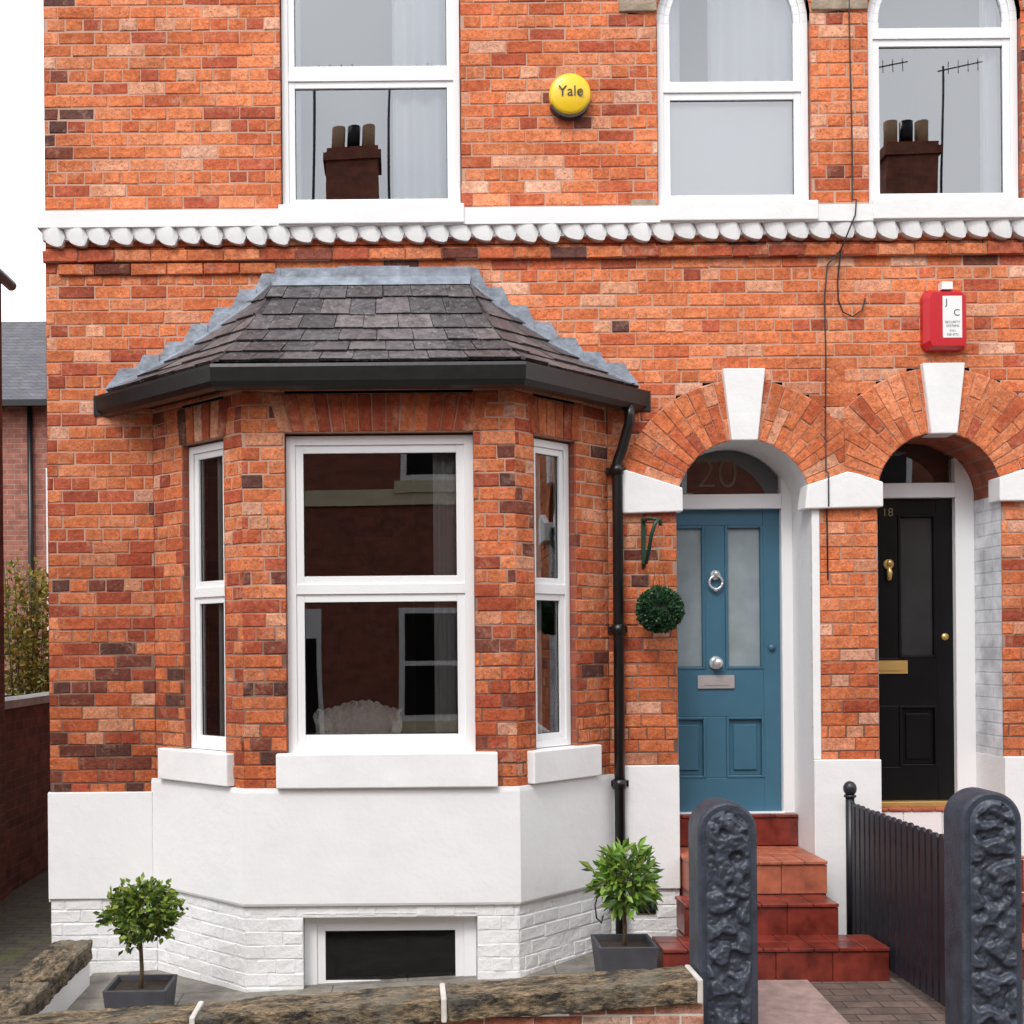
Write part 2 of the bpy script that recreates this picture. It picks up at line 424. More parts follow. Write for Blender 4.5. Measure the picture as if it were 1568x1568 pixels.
# ------------------------------------------------------------------ windows
def sash(mw,mg,F,u0,u1,z0,z1,nf,sw=.05,glass=None):
    glass=glass or GLASS
    d=nf-.012
    mw.box(F,u0,u0+sw,nf-.06,d,z0,z1,PVC); mw.box(F,u1-sw,u1,nf-.06,d,z0,z1,PVC)
    mw.box(F,u0+sw,u1-sw,nf-.06,d-.001,z0,z0+sw,PVC); mw.box(F,u0+sw,u1-sw,nf-.06,d-.001,z1-sw,z1,PVC)
    g=.004; a,b,e,h=u0+sw,u1-sw,z0+sw,z1-sw; gn=nf-.03
    mw.box(F,a,a+g,gn-.01,gn+.004,e,h,BLACKP); mw.box(F,b-g,b,gn-.01,gn+.004,e,h,BLACKP)
    mw.box(F,a+g,b-g,gn-.01,gn+.003,e,e+g,BLACKP); mw.box(F,a+g,b-g,gn-.01,gn+.003,h-g,h,BLACKP)
    mg.face([F.P(a,gn,e),F.P(b,gn,e),F.P(b,gn,h),F.P(a,gn,h)],glass)
def pvc(mw,mg,F,u0,u1,z0,z1,nf,tr=None,fw=.06,glass=None,sw=.05):
    mw.box(F,u0,u0+fw,nf-.07,nf,z0,z1,PVC); mw.box(F,u1-fw,u1,nf-.07,nf,z0,z1,PVC)
    mw.box(F,u0+fw,u1-fw,nf-.07,nf-.0015,z0,z0+fw,PVC); mw.box(F,u0+fw,u1-fw,nf-.07,nf-.0015,z1-fw,z1,PVC)
    if tr:
        mw.box(F,u0+fw,u1-fw,nf-.07,nf-.0015,tr-.03,tr+.03,PVC)
        sash(mw,mg,F,u0+fw,u1-fw,z0+fw,tr-.03,nf,sw,glass); sash(mw,mg,F,u0+fw,u1-fw,tr+.03,z1-fw,nf,sw,glass)
    else: sash(mw,mg,F,u0+fw,u1-fw,z0+fw,z1-fw,nf,sw,glass)
mw=MB(); mg=MB()
pvc(mw,mg,W,-.775,.391,CT+.03,7.0,-.045,5.69,.042,glass=GLASSU,sw=.042)
for cx,cz,r,tr in ((2.177,6.02,.5,5.60),(3.55,6.02,.5,5.94)):
    fw=.045; nf=-.045; u0,u1=cx-r+.004,cx+r-.004; z0=CT+.03
    mw.box(W,u0,u0+fw,nf-.07,nf,z0,cz,PVC); mw.box(W,u1-fw,u1,nf-.07,nf,z0,cz,PVC)
    mw.box(W,u0+fw,u1-fw,nf-.07,nf-.0015,z0,z0+fw,PVC); mw.box(W,u0+fw,u1-fw,nf-.07,nf-.0015,tr-.035,tr+.035,PVC)
    sash(mw,mg,W,u0+fw,u1-fw,z0+fw,tr-.035,nf,.045,GLASSU)
    ns=24
    for k in range(ns):
        t0,t1=math.pi*k/ns,math.pi*(k+1)/ns
        for ra,rb,nn in ((r-.004-fw,r-.004,nf),(r-fw-.045,r-fw-.004,nf-.012)):
            q=[(cx+rb*math.cos(t0),cz+rb*math.sin(t0)),(cx+rb*math.cos(t1),cz+rb*math.sin(t1)),(cx+ra*math.cos(t1),cz+ra*math.sin(t1)),(cx+ra*math.cos(t0),cz+ra*math.sin(t0))]
            mw.prism(W,q,nf-.07,nn,PVC)
    mw.box(W,u0+fw,u0+fw+.045,nf-.06,nf-.012,tr+.035,cz,PVC); mw.box(W,u1-fw-.045,u1-fw,nf-.06,nf-.012,tr+.035,cz,PVC)
    rr=r-.09
    poly=[(u0+fw+.045,tr+.035),(u1-fw-.045,tr+.035)]+[(cx+rr*math.cos(math.pi*k/20),cz+rr*math.sin(math.pi*k/20)) for k in range(21)]
    mg.face([W.P(u,nf-.03,z) for u,z in poly],GLASSU)
FB=Fr(c-FH,-BD,1,0); FL=Fr(c-WH,0,WH-FH,-BD); FRt=Fr(c+FH,-BD,WH-FH,BD)
ZS=1.317; ZW=3.225
U0,U1=.262,1.392
LF=FL.L
pvc(mw,mg,FB,U0,U1,ZS,ZW,-.06,2.30,.055,sw=.048)
pvc(mw,mg,FL,.325,.745,ZS,ZW,-.05,2.30,.045,sw=.04)
pvc(mw,mg,FRt,LF-.745,LF-.345,ZS,ZW,-.05,2.30,.045,sw=.04)
mw.obj('upvc_window_frames',house,bevel=.004); mg.obj('window_glass',house)
mb=MB()
for a,b in ((-.78,.396),(1.677,2.677),(3.05,4.05)):
    for u in (a,b): mb.face([W.P(u,0,CT),W.P(u,-.12,CT),W.P(u,-.12,6.02 if a>0 else 7.0),W.P(u,0,6.02 if a>0 else 7.0)],SB)
mb.obj('window_reveals',house)
# ------------------------------------------------------------------ bay brickwork
mb=MB()
def exw(a,b):
    def f(u,z): return a<u<b and ZS-.2<z<3.47
    return f
def baycol(u,z,hd):
    edge=(u<.12 or u>2*FH-.12)
    if z<2.55: return bcol((.38 if hd else .10),.22,.05,.98)
    return bcol(.12 if edge else .03,.14,.05,.98)
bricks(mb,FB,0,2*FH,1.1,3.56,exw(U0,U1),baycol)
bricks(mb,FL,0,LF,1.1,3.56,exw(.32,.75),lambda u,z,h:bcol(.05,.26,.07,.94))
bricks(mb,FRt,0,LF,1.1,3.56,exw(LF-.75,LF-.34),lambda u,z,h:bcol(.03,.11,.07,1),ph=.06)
for F,a,b in ((FB,U0-.04,U1+.04),(FL,.29,.78),(FRt,LF-.78,LF-.31)):
    soldiers(mb,F,a,b,ZW+.015,3.47,.10)
    mb.face([F.P(a,0,ZW+.015),F.P(b,0,ZW+.015),F.P(b,-.13,ZW+.015),F.P(a,-.13,ZW+.015)],MORT)
mb.obj('bay_bricks',house)
mb=MB()
for F,a,b in ((FB,U0-.003,U1+.003),(FL,.318,.752),(FRt,LF-.752,LF-.338)):
    for u in (a,b): mb.face([F.P(u,0,ZS-.1),F.P(u,-.2,ZS-.1),F.P(u,-.2,3.47),F.P(u,0,3.47)],SB)
mb.obj('bay_reveals',house)
mb=MB()
mb.box(FB,U0-.065,U1+.125,-.12,.055,1.11,ZS,STONEW)
mb.box(FL,.10,LF-.10,-.12,.055,1.115,ZS-.004,STONEW)
mb.box(FRt,.09,LF-.16,-.12,.055,1.115,ZS-.004,STONEW)
mb.obj('bay_window_sills',house,bevel=.008)
def line(off,dx=0):
    y=-(BD+off); fh=FH+.4142*off; wh=WH+1.4142*off; q=c+dx
    return [(q-wh,0),(q-fh,y),(q+fh,y),(q+wh,0)]
def strip(mb,prof,mat,smooth=False,dx=0):
    for i in range(len(prof)-1):
        A=line(prof[i][0],dx); B=line(prof[i+1][0],dx)
        for k in range(3):
            mb.face([(*A[k],prof[i][1]),(*A[k+1],prof[i][1]),(*B[k+1],prof[i+1][1]),(*B[k],prof[i+1][1])],mat,smooth=smooth)
mb=MB()
strip(mb,[(-.02,.405),(.018,.405),(.024,.42),(.022,1.08),(.018,1.108),(-.05,1.109)],WPAINT)
mb.obj('bay_plinth_render',house)
mb=MB()
BW=( -.625-(c-FH), .418-(c-FH))
def exb(u,z): return BW[0]<u<BW[1] and z<.355
wc=lambda u,z,h:(.8,.8,.8)
for F,a,b,zt,ex in ((FB,0,2*FH,.42,exb),(FL,0,LF,.42,None),(FRt,0,LF,.42,None),(W,XL,c-WH,.33,None),(W,c+WH,1.775,.42,None)):
    bricks(mb,F,a,b,-.3,zt,ex,wc,mat=WBR,mort=WBR,joint=.006,mn=-.0035,jit=.003)
for u in BW:
    mb.face([FB.P(u,0,-.3),FB.P(u,-.14,-.3),FB.P(u,-.14,.355),FB.P(u,0,.355)],WBR)
mb.face([FB.P(BW[0],.002,.355),FB.P(BW[1],.002,.355),FB.P(BW[1],-.14,.355),FB.P(BW[0],-.14,.355)],WBR)
mb.obj('painted_brick_base',house)
mb=MB()
mb.box(W,XL-.012,c-WH-.02,-.01,.018,.325,1.02,WPAINT)
mb.box(Fr(XL-.012,9,0,-9),0,8.99,-.01,.006,.3,1.02,WPAINT)
mb.box(W,c+WH+.03,1.778,-.01,.02,.36,1.163,WPAINT)
mb.box(W,2.652,3.088,-.44,.03,-.2,1.19,WPAINT)
mb.box(W,3.89,XR,-.44,.03,-.2,1.20,WPAINT)
mb.box(W,2.654,2.705,-.44,.012,1.192,2.84,WPAINT)
mb.obj('plinth_render',house,bevel=.006)
mb=MB()
mb.box(W,1.49,1.62,0,.012,.20,.33,BLACKP)
for k in range(4): mb.box(W,1.495,1.615,.012,.018,.215+k*.03,.228+k*.03,IRON)
mb.tube([(1.20,-.22,.50),(1.215,-.21,.38),(1.19,-.22,.30),(1.20,-.22,.22),(1.235,-.19,.18),(1.25,-.17,.22)],.005,CABLE,6)
mb.obj('air_brick_and_wire',house)
mw=MB(); mg=MB()
pvc(mw,mg,FB,BW[0]+.002,BW[1]-.002,-.2,.352,-.09,None,.075,sw=.05,glass=GLASSB)
mw.obj('basement_window_frame',house,bevel=.004); mg.obj('basement_window_glass',house)
mb=MB(); mb.box(FB,BW[0]-.3,BW[1]+.3,-.9,-.2,-.3,.41,simple('basement_blind',(.008,.008,.008),.8,.2,4,0,spec=.1)); mb.obj('basement_interior',house)
# ------------------------------------------------------------------ bay roof
RD=-.05
mb=MB()
strip(mb,[(-.09,3.51),(.10,3.51),(.10,3.485),(.125,3.485),(.135,3.468),(.17,3.457),(.205,3.470),(.228,3.50),(.235,3.58),(.230,3.60),(.218,3.595),(.21,3.54),(.17,3.52),(.13,3.54),(.125,3.65)],BLACKP,dx=RD)
for sx in (-1,1):
    wv=WH+1.4142*.12; w2=WH+1.4142*.235
    xs=[c+RD+sx*wv,c+RD+sx*w2]
    mb.box(W,min(xs),max(xs),0,.012,3.47,3.60,BLACKP)
mb.obj('bay_gutter_and_fascia',house)
EO=.175; Z0R=3.625; Z1R=4.33; TH=.62; cr=c+RD
E=line(EO,RD)
def prof(t): return Z0R+(Z1R-Z0R)*t-.065*math.sin(math.pi*t)
T=[(cr-TH,-.02),(cr+TH,-.02)]
def Pw(sx,t):
    e=E[0] if sx<0 else E[3]; tt=T[0] if sx<0 else T[1]
    return Vector((lerp(e[0],tt[0],t),lerp(e[1],tt[1],t),prof(t)))
def Ph(sx,t):
    e=E[1] if sx<0 else E[2]; tt=T[0] if sx<0 else T[1]
    return Vector((lerp(e[0],tt[0],t),lerp(e[1],tt[1],t),prof(t)))
mb=MB(); NR=6
def slates(PA,PB,pitch):
    for r in range(NR):
        t0=r/NR; t1=(r+1)/NR
        a0,b0,a1,b1=PA(t0),PB(t0),PA(t1),PB(t1)
        mb.face([a0,b0,b1,a1],SLATE,(.02,.02,.023))
        nrm=(b0-a0).cross(a1-a0).normalized()
        if nrm.z<0: nrm=-nrm
        w=(b0-a0).length
        o=(r%2)*pitch/2+R.uniform(-.04,.04); x=-o
        while x<w:
            pw=pitch*R.uniform(.82,1.18)
            s0=max(0,x+.0025)/w; s1=min(w,x+pw-.0025)/w
            if s1-s0>.01:
                g=R.uniform(.65,1.3); col=R.choice([(.100,.090,.096),(.112,.098,.106),(.082,.076,.082),(.125,.110,.112),(.072,.068,.074)])
                col=tuple(v*g for v in col)
                lift=.014+R.uniform(0,.007); dz=R.uniform(-.012,.008)
                down=(a0-a1).normalized()*(.012+dz)
                q0=a0.lerp(b0,s0)+nrm*lift+down; q1=a0.lerp(b0,s1)+nrm*(lift+R.uniform(-.003,.003))+down*R.uniform(.7,1.5)
                q2=a1.lerp(b1,s1)+nrm*.004; q3=a1.lerp(b1,s0)+nrm*.004
                mb.face([q0,q1,q2,q3],SLATE,col)
                mb.face([q0,q1,q1-nrm*lift,q0-nrm*lift],SLATE,tuple(v*.4 for v in col))
                mb.face([q1,q2,q2-nrm*.004,q1-nrm*lift],SLATE,col); mb.face([q0,q3,q3-nrm*.004,q0-nrm*lift],SLATE,col)
            x+=pw
slates(lambda t:Ph(-1,t),lambda t:Ph(1,t),.2)
slates(lambda t:Pw(-1,t),lambda t:Ph(-1,t),.2)
slates(lambda t:Ph(1,t),lambda t:Pw(1,t),.2)
mb.obj('bay_roof_slates',house)
mb=MB()
for sx in (-1,1):
    n=7
    xs=[lerp((E[0] if sx<0 else E[3])[0],cr+sx*TH,i/n) for i in range(n+1)]
    for i in range(n):
        x0,x1=xs[i],xs[i+1]; za,zb=prof(i/n),prof((i+1)/n)
        dx=x1-x0; top=zb+.085+R.uniform(-.008,.008)
        # one lead step: sloping back edge, level top tucked in a joint
        pts=[(x0-dx*.05,za-.012),(x1+dx*.15,zb-.012),(x1+dx*.20,top+.002),(x0+dx*.52,top-.002),(x0+dx*.42,top-.040),(x0-dx*.02,za+.030)]
        if sx>0: pts=pts[::-1]
        mb.prism(W,pts,-.002,.014+(i%2)*.008,LEAD)
        A0=Pw(sx,i/n); A1=Pw(sx,(i+1)/n)
        l0=max(.09,(Ph(sx,i/n)-A0).length); l1=max(.09,(Ph(sx,(i+1)/n)-A1).length)
        B0=A0.lerp(Ph(sx,i/n),.06/l0); B1=A1.lerp(Ph(sx,(i+1)/n),min(1,.06/l1))
        u=Vector((0,0,.024))
        mb.face([A0+u,B0+u,B1+u,A1+u],LEAD)
        mb.face([B0+u,B1+u,B1-u*.2,B0-u*.2],LEAD)
tt=.93
a,b=Ph(-1,tt),Ph(1,tt); u=Vector((0,-.004,.02))
mb.face([a+u,b+u,(cr+TH+.03,-.012,Z1R+.03),(cr-TH-.03,-.012,Z1R+.03)],LEAD)
k=0; x=cr-TH-.04
while x<cr+TH+.0:
    x2=min(x+.45,cr+TH+.04)
    mb.box(W,x,x2+.01,-.004,.010+.003*(k%2),Z1R-.02,Z1R+.09+.008*(k%2),LEAD); x=x2; k+=1
mb.obj('lead_flashing',house)
mb=MB()
mb.tube([(1.46,-.10,3.49),(1.46,-.10,3.42),(1.455,-.095,3.37),(1.41,-.07,3.20),(1.383,-.065,3.13),(1.38,-.065,.02)],.034,BLACKP,14)
for z in (3.08,2.05,1.05,.25):
    mb.tube([(1.38,-.065,z-.03),(1.38,-.065,z+.03)],.043,BLACKP,14)
    mb.box(W,1.32,1.445,0,.03,z-.02,z+.02,BLACKP)
mb.obj('drainpipe',house)
mb=MB()
def room(x0,x1,y0,y1,z0,z1,mat):
    V=[(x0,y0,z0),(x1,y0,z0),(x1,y1,z0),(x0,y1,z0),(x0,y0,z1),(x1,y0,z1),(x1,y1,z1),(x0,y1,z1)]
    for f in ((0,1,2,3),(4,5,6,7),(1,2,6,5),(0,3,7,4),(3,2,6,7)): mb.face([V[i] for i in f],mat)
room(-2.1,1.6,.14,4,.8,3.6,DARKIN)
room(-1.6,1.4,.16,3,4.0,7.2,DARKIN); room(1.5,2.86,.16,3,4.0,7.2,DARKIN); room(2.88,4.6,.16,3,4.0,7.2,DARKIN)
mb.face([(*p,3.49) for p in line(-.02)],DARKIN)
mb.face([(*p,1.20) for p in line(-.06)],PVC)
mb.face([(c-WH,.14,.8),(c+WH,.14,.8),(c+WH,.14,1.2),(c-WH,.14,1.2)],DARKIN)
mb.box(W,-1.3,.1,-4,-3.5,.8,3.6,simple('chimney_breast',(.16,.12,.10),.8,.02,3,0))
mb.box(W,.5,1.3,-3.98,-3.9,.8,2.9,PVC)
mb.obj('rooms_behind_windows',house)
def curtain(mb,F,u0,u1,n,z0,z1,amp=.025,pitch=.09,mat=None,gather=0):
    mat=mat or CURT
    k=int((u1-u0)/.012); rows=6; vs=[];fs=[]
    for j in range(rows+1):
        z=lerp(z0,z1,j/rows)
        for i in range(k+1):
            u=lerp(u0,u1,i/k)
            vs.append(F.P(u,n+amp*math.sin(2*math.pi*(i*.012)/pitch+.9*math.sin(i*.13)+.3*j/rows),z))
    for j in range(rows):
        for i in range(k): fs.append((j*(k+1)+i,j*(k+1)+i+1,(j+1)*(k+1)+i+1,(j+1)*(k+1)+i))
    mb.mesh(vs,fs,mat,smooth=True)
mb=MB()
curtain(mb,W,-.78,-.66,-.17,4.7,7.1); curtain(mb,W,-.05,.40,-.17,4.7,7.1,pitch=.13)
curtain(mb,W,1.66,1.86,-.17,5.5,6.7,pitch=.10); curtain(mb,W,2.05,2.7,-.18,5.5,6.7,pitch=.16)
CLOUDREF=simple('cloud_reflection_white',(.9,.91,.91),.8,.02,3,0)
mb.face([W.P(1.66,-.118,4.7),W.P(2.7,-.118,4.7),W.P(2.7,-.118,5.60),W.P(1.66,-.118,5.60)],CLOUDREF)  # white sheet behind the glass, painted stand-in for a bright cloud's reflection
curtain(mb,W,3.85,4.06,-.16,4.7,6.7)
RC=simple('red_cloth',(.6,.02,.06),.8,.02,5,0)
curtain(mb,W,3.05,3.17,-.15,4.7,5.35,mat=RC)
GC=simple('grey_curtain',(.36,.35,.34),.9,.02,5,0)
curtain(mb,FL,.50,.78,-.16,1.2,3.45,mat=GC,pitch=.06)
curtain(mb,FRt,.14,.40,-.16,1.2,3.45,mat=simple('light_curtain',(.5,.5,.48),.9,.02,5,0),pitch=.06)
curtain(mb,FB,1.15,1.40,-.18,1.2,3.45,mat=GC,pitch=.055,amp=.018)
mb.obj('curtains',house)
mb=MB()
SOFA=simple('sofa_fabric',(.13,.13,.14),.9,.2,9,.3,80)
mb.box(W,-.95,.25,.20,.42,1.21,1.42,SOFA)
mb.obj('sofa_back',house,bevel=.05)
mb=MB(); vs=[];fs=[]
KN=simple('cream_knitted_throw',(.85,.83,.77),.95,.1,8,.8,60,bdist=.02)
nu,nv=60,36
for j in range(nv+1):
    for i in range(nu+1):
        u=lerp(-.56,-.03,i/nu); t=j/nv*.75
        if t<.3: p=(.475,1.24+t*.78+.03*math.sin(u*14)*(1-t/.3))
        else:
            a=(t-.3)/.45*math.pi; p=(.34+.135*math.cos(a),1.475+.06*math.sin(a)-(.0 if a<1.6 else (a-1.6)*.05))
        b=.018*noise.noise(Vector((u*22,t*26,1)))+.022*abs(math.sin(u*60+math.sin(t*20)))*abs(math.cos(t*45))
        hump=.07*math.exp(-((u+.28)/.2)**2)
        vs.append(W.P(u+.01*math.sin(t*30),p[0]+b,p[1]+b+hump*(1 if t>.2 else t*5)))
for j in range(nv):
    for i in range(nu): fs.append((j*(nu+1)+i,j*(nu+1)+i+1,(j+1)*(nu+1)+i+1,(j+1)*(nu+1)+i))
mb.mesh(vs,fs,KN,smooth=True); mb.obj('knitted_throw',house)
# ------------------------------------------------------------------ door surrounds
mb=MB()
def keystone(cx,z0,z1,b,t): mb.prism(W,[(cx-b,z0),(cx+b,z0),(cx+t,z1),(cx-t,z1)],-.12,.045,STONEW)
keystone(CX1,3.268,3.735,.085,.138); keystone(3.51,3.30,3.76,.085,.138)
mb.prism(W,[(1.385,2.80),(1.81,2.81),(1.81,2.965),(1.44,3.085),(1.40,3.06)],-.05,.045,STONEW)
mb.prism(W,[(2.60,2.82),(3.11,2.83),(3.11,2.99),(2.95,3.045),(2.88,3.06),(2.62,2.975)],-.12,.045,STONEW)
mb.prism(W,[(3.865,2.86),(4.35,2.86),(4.35,3.10),(4.20,3.12),(3.865,3.015)],-.12,.045,STONEW)
mb.obj('keystones_and_imposts',house,bevel=.008)
mb=MB()
WREV=flat_brick('white_painted_brick_reveal',(.70,.72,.76),(.74,.76,.80),(.60,.62,.66),.6)
REVD=.42
for (cx,cz,r,z0,matL,matA) in ((CX1,ZC1,R1,0,WPAINT,WPAINT),(CX2,ZC2,R2,0,WREV,SB)):
    for sx in (-1,1):
        x=cx+sx*(r-.001 if sx<0 else r-.004)
        mb.face([(x,-.0,z0),(x,REVD,z0),(x,REVD,cz),(x,-.0,cz)],matL)
    ns=28
    for k in range(ns):
        t0,t1=math.pi*k/ns,math.pi*(k+1)/ns; rr=r-.002
        mb.face([(cx+rr*math.cos(t0),-.004,cz+rr*math.sin(t0)),(cx+rr*math.cos(t1),-.004,cz+rr*math.sin(t1)),(cx+rr*math.cos(t1),REVD+.05,cz+rr*math.sin(t1)),(cx+rr*math.cos(t0),REVD+.05,cz+rr*math.sin(t0))],matA,smooth=True)
mb.obj('door_reveals',house)
def ring(mb,c,r,tr,mat,seg=20):
    mb.tube([(c[0]+r*math.cos(2*math.pi*k/seg),c[1],c[2]+r*math.sin(2*math.pi*k/seg)) for k in range(seg+1)],tr,mat,8)
def door(name,cx,z0,paint,glassm,metal,num,xr,blue):
    n=-REVD; half=.445; z1=z0+2.07
    D=MB()
    st=.115; ms=.07; gw=half-st-ms
    zb,zl0,zl1,zt=z0+.23,z0+.65,z0+.975,z0+1.96
    D.box(W,cx-half,cx-half+st,n-.045,n,z0,z1,paint); D.box(W,cx+half-st,cx+half,n-.045,n,z0,z1,paint)
    D.box(W,cx-ms,cx+ms,n-.045,n-.001,zb,zl0,paint); D.box(W,cx-ms,cx+ms,n-.045,n-.001,zl1,zt,paint)
    for a,b in ((z0,zb),(zl0,zl1),(zt,z1)): D.box(W,cx-half+st,cx+half-st,n-.045,n-.0005,a,b,paint)
    for sx in (-1,1):
        a=cx+ms if sx>0 else cx-ms-gw; b=a+gw
        for (lo,hi) in ((zb,zl0),(zl1,zt)):
            m=.018
            D.box(W,a,a+m,n-.03,n+.006,lo,hi,paint); D.box(W,b-m,b,n-.03,n+.006,lo,hi,paint)
            D.box(W,a+m,b-m,n-.03,n+.005,lo,lo+m,paint); D.box(W,a+m,b-m,n-.03,n+.005,hi-m,hi,paint)
        D.box(W,a+.018,b-.018,n-.04,n-.022,zb+.018,zl0-.018,paint)
        D.box(W,a+.05,b-.05,n-.03,n-.008,zb+.055,zl0-.055,paint)
        D.box(W,a+.018,b-.018,n-.04,n-.02,zl1+.018,zt-.018,glassm)
    D.obj(name+'_leaf',house,bevel=.004)
    K=MB(); ky=-n
    zlp=z0+.89 if blue else z0+.915
    K.box(W,cx-.125,cx+.125,n,n+.012,zlp-.045,zlp+.045,metal); K.box(W,cx-.085,cx+.085,n+.012,n+.018,zlp-.022,zlp+.022,metal)
    zk=z0+1.02
    if blue:
        K.tube([(cx,ky,zk),(cx,ky-.05,zk)],.022,metal,12); K.ball((cx,ky-.06,zk),.037,metal); K.tube([(cx,ky,zk),(cx,ky-.01,zk)],.045,metal,20)
    zn=z0+1.59
    K.tube([(cx,ky,zn+.03),(cx,ky-.018,zn+.03)],.034,metal,18); K.ball((cx,ky-.03,zn+.04),.02,metal)
    if blue: ring(K,(cx,ky-.025,zn-.02),.045,.008,metal)
    else: K.tube([(cx,ky-.02,zn+.02),(cx,ky-.03,zn-.03),(cx,ky-.03,zn-.08)],[.012,.02,.012],metal,10)
    K.ball((cx,ky-.02,zn-.07),.014,metal)
    K.tube([(cx+half-.06,ky,z0+1.12),(cx+half-.06,ky-.012,z0+1.12)],.024,metal if not blue else paint,16)
    K.obj(name+'_furniture',house)
    Fm=MB()
    Fm.box(W,cx+half,xr-.004,n-.05,n+.045,z0-.02,z1+.5,PVC); Fm.box(W,cx-half-.07,cx-half,n-.05,n+.045,z0-.02,z1+.5,PVC)
    Fm.box(W,cx-half,cx+half,n-.05,n+.055,z1,z1+.10,PVC)
    Fm.box(W,cx-half,cx+half,n-.05,n+.07,z0-.035,z0,PVC if blue else BRASS)
    Fm.obj(name+'_frame',house,bevel=.004)
    G=MB(); G.face([W.P(cx-half,n-.01,z1+.1),W.P(xr,n-.01,z1+.1),W.P(xr,n-.01,z1+.5),W.P(cx-half,n-.01,z1+.5)],GLASS)
    G.obj(name+'_fanlight_glass',house)
    B=MB(); B.box(W,cx-half-.1,cx+half+.1,n-1.2,n-.3,z0,z1+.6,DARKIN); B.obj(name+'_hall',house)
    t=bpy.data.curves.new(num,'FONT'); t.body=num; t.size=.30; t.align_x='CENTER'; t.extrude=.0005; t.offset=-.005
    to=bpy.data.objects.new(name+'_number',t); scene.collection.objects.link(to); to.parent=house
    to.location=(cx+.02,-(n-.004),z1+.15) if blue else (cx+.0,-(n+.004),z1-.12); to.rotation_euler=(math.pi/2,0,0)
    if not blue: t.size=.08; t.offset=0
    t.materials.append(simple(num+'_gold',(.14,.10,.065) if blue else (.2,.15,.08),.5,.02,5,0))
door('blue_front_door',2.13,.80,BLUE,FROST,CHROME,'20',2.655,True)
door('black_front_door',3.317,.865,BLK,FROSTD,BRASS,'18',3.895,False)
mb=MB()
def tiled(x0,x1,y0,y1,z0,z1,top,ris,tw=.152):
    mb.box(W,x0+.012,x1-.012,-y1,-y0-.012,z0,z1-.02,ris)
    n=max(1,round((x1-x0)/.305)); w=(x1-x0)/n
    for i in range(n):
        mb.box(W,x0+i*w+.002,x0+(i+1)*w-.002,-y0-.012,-y0+R.uniform(-.001,.001),z0+.003,z1-.026,ris)
    n=max(1,round((x1-x0)/tw)); w=(x1-x0)/n; m=max(1,round((y1-y0)/tw)); d=(y1-y0+.012)/m
    for i in range(n):
        for j in range(m):
            ya=y0-.012+j*d
            mb.box(W,x0+i*w+.002,x0+(i+1)*w-.002,-(ya+d-.002),-ya-.002*(j>0),z1-.022,z1+R.uniform(-.001,.001),top if R.random()<.85 else ris)
tiled(1.70,2.648,.30,.37,.58,.795,REDT,REDT)
tiled(1.78,2.645,-.28,.30,.37,.58,ORT,ORT)
tiled(1.68,2.62,-.55,-.28,.17,.37,REDT,REDT)
tiled(1.48,2.80,-.87,-.55,-.1,.18,REDT,REDT)
mb.box(W,1.79,2.64,-.29,.27,-.1,.37,REDT); mb.box(W,1.69,2.61,.28,.54,-.1,.16,REDT)
tiled(3.10,3.885,.30,.37,.6,.83,ORT,WPAINT)
tiled(3.10,3.885,-.28,.30,.37,.6,ORT,REDT)
tiled(3.0,3.95,-.55,-.28,.17,.37,ORT,REDT)
tiled(2.95,4.1,-.87,-.55,-.1,.18,ORT,REDT)
mb.obj('front_door_steps',house,bevel=.005)
mb=MB(); mb.face([(1.6,.37,.797),(2.66,.37,.797),(2.66,.5,.797),(1.6,.5,.797)],WPAINT); mb.face([(3.08,.37,.835),(3.9,.37,.835),(3.9,.5,.835),(3.08,.5,.835)],WPAINT)
mb.obj('door_thresholds',house)
# ------------------------------------------------------------------ wall cable
mb=MB()
def cab(pts,r=.005): mb.tube([(x,y,z) for x,y,z in pts],r,CABLE,6)
P=[]
for i in range(20):
    t=i/19; P.append((2.925+.004*math.sin(t*9)+.01*t,-.012,lerp(7.4,4.83,t)))
P+=[(2.93,-.10,4.80),(2.92,-.105,4.70),(2.88,-.095,4.60),(2.85,-.04,4.5),(2.845,-.012,4.4)]
P+=[(2.835,-.012,4.30),(2.84,-.012,4.18),(2.87,-.014,4.10),(2.93,-.016,4.07),(2.99,-.014,4.11),(3.015,-.012,4.19)]
cab(P)
cab([(2.85,-.04,4.5),(2.77,-.012,4.41),(2.75,-.012,4.2),(2.755,-.012,3.8),(2.748,-.014,3.4),(2.75,-.012,3.07),(2.752,-.052,3.05),(2.752,-.052,2.84),(2.752,-.012,2.82),(2.756,-.012,2.36)])
mb.obj('wall_cable')
# ------------------------------------------------------------------ alarm boxes
al=empty('burglar_alarm_box',(1.10,0,5.515))
mb=MB()
YEL=simple('yellow_plastic',(.85,.56,.02),.3,.03,5,0); DK=simple('dark_plastic',(.03,.03,.03),.4,.02,5,0)
vs=[];fs=[];sg=40
pr=[(.0,.128),(.02,.135),(.055,.135),(.07,.128),(.076,.115),(.088,.06),(.092,0.001)]
for n,r in pr:
    for k in range(sg):
        t=2*math.pi*k/sg; vs.append((r*math.cos(t),-n,r*math.sin(t)))
for i in range(len(pr)-1):
    for k in range(sg): fs.append((i*sg+k,i*sg+(k+1)%sg,(i+1)*sg+(k+1)%sg,(i+1)*sg+k))
mb.mesh(vs,fs,YEL,smooth=True)
pts=[(.139*math.cos(t),.139*math.sin(t)-.010) for t in [math.radians(205+130*k/16) for k in range(17)]]
mb.prism(W,pts+[(.11,-.055),(-.11,-.055)],0,.058,DK)
mb.obj('yellow_cover',al)
t=bpy.data.curves.new('alarm_lettering','FONT'); t.body='Yale'; t.size=.095; t.align_x='CENTER'; t.align_y='CENTER'; t.extrude=.0012
